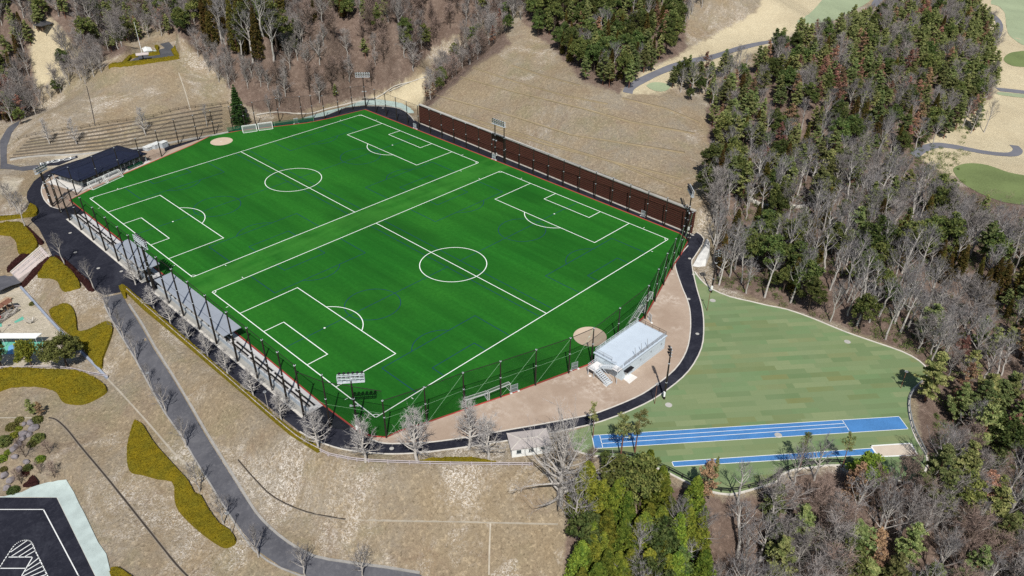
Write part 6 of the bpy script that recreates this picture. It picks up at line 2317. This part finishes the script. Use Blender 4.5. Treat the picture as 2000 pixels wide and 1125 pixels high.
# ------------------------------------------------------------------ woods
KTXT = {'bare': ("grey bare deciduous tree", "bare tree"), 'barebrown': ("brownish bushy bare tree", "bare tree"), 'barethick': ("dense grey bare tree", "bare tree"), 'barepale': ("tall pale trunked bare tree", "bare tree"), 'pine': ("mid green pine tree", "pine tree"),
        'wither': ("withered reddish brown pine", "withered pine"), 'cedar': ("brown green columnar cedar", "cedar tree"), 'ever': ("dark green evergreen tree", "evergreen tree"), 'bright': ("bright yellow green evergreen tree", "evergreen tree")}
WOODS = [  # base outline in pixels, spacing, mix, height range, place
    ([(-150, -60), (140, -60), (140, 70), (75, 62), (60, 120), (75, 200), (40, 240), (-150, 250)], 3.7, dict(barethick=.34, pine=.28, ever=.20, wither=.10, cedar=.08), (8, 13), "in the wood at the upper left corner"),
    ([(100, 100), (130, 85), (200, 108), (212, 135), (180, 162), (120, 190), (60, 232), (40, 245), (70, 190), (90, 150)], 3.61, dict(barethick=.88, ever=.12), (6, 9), "on the left flank of the mound"),
    ([(140, -60), (400, -60), (385, 60), (345, 78), (300, 76), (262, 92), (225, 104), (140, 80)], 3.8, dict(barethick=.50, barebrown=.06, pine=.28, ever=.12, wither=.04), (7, 12), "behind the lookout"),
    ([(390, -20), (545, -30), (555, 70), (545, 130), (500, 128), (440, 118), (395, 75)], 4.30, dict(cedar=.74, bare=.20, ever=.06), (14, 20), "in the cedar stand behind the mound"),
    ([(355, 95), (440, 125), (545, 140), (580, 175), (610, 205), (500, 212), (482, 196), (430, 178), (400, 130)], 4.13, dict(barethick=.9, barebrown=.10), (6.5, 10), "on the right flank of the mound"),
    ([(545, -60), (640, -60), (640, 60), (690, 120), (700, 180), (640, 205), (610, 205), (590, 160), (550, 120)], 3.4, dict(barethick=.46, barebrown=.32, pine=.12, cedar=.07, ever=.03), (8, 12), "on the red brown slope behind the far fence"),
    ([(620, 0), (690, 0), (695, 40), (650, 45), (625, 42)], 4.30, dict(ever=.85, cedar=.15), (9, 12), "in the dark clump on the red brown slope"),
    ([(690, -60), (860, -60), (900, 30), (850, 90), (815, 135), (770, 160), (700, 178), (690, 110), (700, 60)], 3.9, dict(barebrown=.48, barethick=.42, pine=.05, ever=.05), (7, 11), "in the brown scrub wood above the far corner"),
    ([(860, -60), (1030, -60), (1030, 50), (985, 76), (930, 120), (870, 165), (838, 205), (830, 195), (870, 130), (900, 95), (895, 40)], 3.96, dict(barebrown=.30, barethick=.56, ever=.10, wither=.04), (6.5, 10), "along the left edge of the dry bank"),
    ([(1030, -60), (1330, -60), (1330, 60), (1318, 105), (1270, 140), (1215, 183), (1150, 165), (1130, 140), (1090, 108), (1040, 74), (1030, 30)], 4.30, dict(ever=.36, pine=.30, cedar=.20, bare=.10, wither=.04), (8, 12), "in the dense stand above the dry bank"),
    ([(1330, -60), (1400, -60), (1400, 10), (1350, 30), (1340, 70), (1330, 60)], 5.16, dict(bare=.6, wither=.2, pine=.2), (7, 10), "at the edge of the straw slope"),
    ([(1300, 160), (1330, 150), (1400, 140), (1440, 130), (1460, 150), (1420, 210), (1380, 215), (1330, 190)], 3.96, dict(bare=.40, pine=.34, ever=.18, wither=.08), (7, 10), "beside the bend of the golf path"),
    ([(1470, 150), (1520, 100), (1600, 84), (1700, 46), (1740, 20), (1900, 10), (1935, 90), (1945, 180), (1900, 240), (1750, 230), (1650, 220), (1560, 230), (1470, 260), (1400, 300), (1385, 250), (1420, 200)], 4.47, dict(pine=.62, wither=.15, ever=.06, barethick=.13, cedar=.04), (8, 12), "on the pine ridge below the golf course"),
    ([(1385, 290), (1480, 262), (1640, 225), (1780, 232), (1900, 245), (1930, 262), (1800, 288), (1765, 305), (1720, 325), (1600, 330), (1480, 360), (1385, 380)], 4.47, dict(bare=.36, pine=.30, wither=.10, ever=.14, cedar=.10), (8, 12), "on the lower flank of the pine ridge"),
    ([(1375, 370), (1480, 350), (1600, 330), (1720, 335), (1800, 395), (1850, 430), (2080, 455), (2080, 560), (1900, 540), (1700, 500), (1500, 480), (1385, 470)], 4.4, dict(bare=.30, barethick=.18, barepale=.24, pine=.17, ever=.07, cedar=.04), (9, 13.5), "in the bare wood right of the timber wall"),
    ([(1388, 465), (1500, 475), (1700, 495), (1800, 515), (1840, 640), (1772, 680), (1650, 641), (1540, 598), (1450, 576), (1400, 556)], 4.13, dict(bare=.34, barepale=.46, ever=.14, cedar=.06), (9, 14), "along the upper edge of the green court"),
    ([(1740, 470), (1840, 490), (1900, 520), (2080, 560), (2080, 640), (1960, 640), (1830, 560), (1740, 510)], 4.47, dict(cedar=.62, bare=.28, pine=.10), (8, 11), "in the cedar belt at the right edge"),
    ([(1775, 688), (1830, 610), (1960, 630), (2080, 640), (2080, 790), (1960, 800), (1880, 770), (1840, 725)], 3.96, dict(bare=.40, barethick=.24, barepale=.18, pine=.12, wither=.06), (8, 12), "in the bare wood behind the right end of the court"),
    ([(1850, 760), (1960, 790), (2080, 790), (2080, 960), (1950, 950), (1880, 880), (1850, 820)], 4.13, dict(pine=.52, ever=.14, bare=.22, wither=.12), (9, 12), "in the pines beyond the right end of the court"),
    ([(1118, 1025), (1180, 955), (1235, 940), (1300, 960), (1345, 1010), (1370, 1080), (1290, 1220), (1118, 1220)], 2.75, dict(bright=.68, ever=.16, bare=.12, pine=.04), (9.5, 13), "in the bright grove below the blue track"),
    ([(1325, 995), (1400, 1012), (1470, 1012), (1480, 1100), (1400, 1220), (1300, 1220), (1330, 1080)], 4.30, dict(bare=.34, barethick=.20, barepale=.20, bright=.18, ever=.08), (10, 14), "in the thin wood below the runway"),
    ([(1480, 1008), (1530, 1000), (1640, 995), (1740, 985), (1810, 960), (1845, 900), (1950, 960), (2080, 970), (2080, 1250), (1400, 1250), (1480, 1100)], 4.13, dict(bare=.24, barethick=.24, barebrown=.18, pine=.20, wither=.07, barepale=.04, ever=.03), (11, 15), "in the brown wood at the lower right"),
    ([(1470, 1010), (1520, 1000), (1545, 1060), (1560, 1130), (1490, 1150)], 4.30, dict(pine=.6, bright=.4), (9, 12), "in the green clump at the bottom edge"),
    ([(1000, 985), (1040, 970), (1070, 990), (1060, 1010), (1020, 1008)], 5.59, dict(barebrown=1), (2.5, 4), "in the scrub under the huge bare tree"),
    ([(1100, 905), (1150, 900), (1200, 905), (1215, 925), (1180, 945), (1125, 960)], 3.61, dict(barebrown=.7, ever=.3), (3.5, 6), "in the scrub under the blue track"),
]
cand = []
for poly, sp_, mixd, (h0, h1), place in WOODS:
    gx = np.arange(-80, 600, sp_)
    gy = np.arange(-150, 520, sp_ * .87)
    X, Y = np.meshgrid(gx, gy)
    X = X + (np.arange(len(gy)) % 2)[:, None] * sp_ / 2
    X = (X + rng.uniform(-.36, .36, X.shape) * sp_).ravel()
    Y = (Y + rng.uniform(-.36, .36, Y.shape) * sp_).ravel()
    Z = hz(X, Y)
    P = np.stack([X, Y, Z], -1)
    dep = (P - CAM) @ CR[2]
    q = proj(P)
    ok = (dep > 20) & inside(q[:, 0], q[:, 1], poly)
    ks, ws_ = list(mixd), np.array(list(mixd.values()))
    for i in np.nonzero(ok)[0]:
        if math.sin(X[i] * .21 + 2.1 * math.sin(Y[i] * .09)) * math.sin(Y[i] * .19 + 1.7 * math.sin(X[i] * .07)) > (.72 if q[i, 1] < 850 else .95):
            continue
        # only what the lie of the land lets be seen
        t_ = np.linspace(.55, .985, 40)[:, None]
        L_ = CAM + (P[i] + np.array([0, 0, 7.0]) - CAM) * t_
        if np.any(L_[:, 2] < hz(L_[:, 0], L_[:, 1]) - .5):
            continue
        cand.append((dep[i], P[i], ks[rng.choice(len(ks), p=ws_ / ws_.sum())], (h0 + (h1 - h0) * rng.beta(1.6, 1.6)) * (rng.uniform(.62, .95) if rng.uniform() < .25 else rng.uniform(.95, 1.12)), place, q[i]))
cand.sort(key=lambda c: c[0])
seen, rest = {}, {}
for dep, p, k, h, place, q in cand:
    if q[0] < -70 or q[0] > 2070 or q[1] > 1125 + 60 + h * 1512 / dep * .8:
        continue
    seen[k] = seen.get(k, 0) + 1
    if seen[k] <= 300:
        tx, cat = KTXT[k]
        put(k, p, h, tx + " " + place, cat, tx + "s " + place, rng.uniform(.88, 1.2))
    else:
        rest.setdefault(k, []).append((p, h))
print("WOODS", seen)
for k, L_ in rest.items():
    sets = {0: ([], []), 1: ([], [])}
    cnt = [0, 0]
    for p, h in L_:
        v = PROTO[k][rng.integers(len(PROTO[k]))]
        s = h / v[1]
        a = rng.uniform(0, 6.28)
        rm = np.array([[math.cos(a), math.sin(a), 0], [-math.sin(a), math.cos(a), 0], [0, 0, 1]])
        for i in (0, 1):
            V_, F_, m_ = v[2 + i]
            sets[i][0].append((V_ @ rm) * s + np.array([p[0], p[1], p[2]]))
            sets[i][1].append(F_ + cnt[i])
            cnt[i] += len(V_)
    r_ = bpy.data.objects.new("distant_woodland", None)
    Vt, Vc = np.concatenate(sets[0][0]), np.concatenate(sets[1][0])
    Ft, Fc = np.concatenate(sets[0][1]), np.concatenate(sets[1][1])
    me_ = npmesh("distant_woodland", np.concatenate([Vt, Vc]), np.concatenate([Ft, Fc + len(Vt)]), PROTO[k][0][2][2])
    me_.materials.append(PROTO[k][0][3][2])
    me_.polygons.foreach_set("material_index", np.r_[np.zeros(len(Ft), np.int32), np.ones(len(Fc), np.int32)])
    bpy.data.objects.remove(r_)
    ob = bpy.data.objects.new("distant_woodland", me_)
    COL.objects.link(ob)
    tag(ob, "mass of " + KTXT[k][0] + "s on the far wooded slopes", "woodland", None, "stuff")

# low scrub and litter on the wood floor, too much to count
g = np.random.default_rng(5)
TU = TM()
gx = np.arange(-80, 420, 2.1)
gy = np.arange(-150, 330, 2.1)
X, Y = np.meshgrid(gx, gy)
X = (X + g.uniform(-1, 1, X.shape)).ravel()
Y = (Y + g.uniform(-1, 1, Y.shape)).ravel()
Z = hz(X, Y)
P = np.stack([X, Y, Z], -1)
dep = (P - CAM) @ CR[2]
q = proj(P)
ok = (dep > 20) & (q[:, 0] > -50) & (q[:, 0] < 2050) & (q[:, 1] < 1200)
q_all = q
lit = np.zeros(len(P), bool)
for pl_ in LITTER:
    lit |= inside(q[:, 0], q[:, 1], pl_)
P = P[ok & lit & (g.uniform(size=len(P)) < .55)]
n = 16
b_ = np.repeat(P, n, 0) + np.c_[g.normal(0, .55, (len(P) * n, 2)), np.zeros(len(P) * n)]
d_ = unit(g.normal(0, .6, (len(b_), 3)) + np.array([0, 0, .9]))
TU.twigs(b_, d_, g.uniform(.5, 1.5, len(b_)), .045, g)
V_, F_ = TU.arrays()
ob = bpy.data.objects.new("undergrowth", npmesh("undergrowth", V_, F_, M['twigbrown']))
COL.objects.link(ob)
tag(ob, "brown twiggy undergrowth on the wood floor", "undergrowth", None, "stuff")

# dark evergreen understorey in the right hand woods
UND = [[(1385, 400), (1500, 380), (1900, 380), (2060, 450), (2060, 780), (1850, 760), (1822, 715), (1770, 682), (1650, 643), (1537, 601), (1400, 556)],
       [(1820, 760), (2060, 760), (2060, 1200), (1480, 1200), (1600, 950), (1800, 960)], [(1385, 260), (1640, 220), (1900, 240), (1880, 380), (1385, 400)]]
P = np.stack([X, Y, Z], -1)
lit = np.zeros(len(P), bool)
for pl_ in UND:
    lit |= inside(q_all[:, 0], q_all[:, 1], pl_)
dens = np.sin(X * .13) * np.sin(Y * .17 + 1) + g.normal(0, .5, len(X))
P = P[ok & lit & (dens > -.02)]
TU = TM()
n = 70
rad_ = np.repeat(g.uniform(.6, 1.6, len(P)), n)[:, None]
qd = unit(g.normal(size=(len(P) * n, 3))) * g.uniform(0, 1, (len(P) * n, 1)) ** .4
qd[:, 2] = np.abs(qd[:, 2]) * 1.1
TU.leaves(np.repeat(P, n, 0) + qd * rad_, .17, .1, g)
V_, F_ = TU.arrays()
ob = bpy.data.objects.new("undergrowth", npmesh("undergrowth", V_, F_, M['ever']))
COL.objects.link(ob)
tag(ob, "dark evergreen bushes under the bare trees of the right wood", "undergrowth", None, "stuff")

# remove the prototypes: every tree in view is a copy
for lst in PROTO.values():
    for r_, *_x in lst:
        for ch in KIDS[r_.name] if r_.name in KIDS else []:
            bpy.data.objects.remove(ch)
        bpy.data.objects.remove(r_)
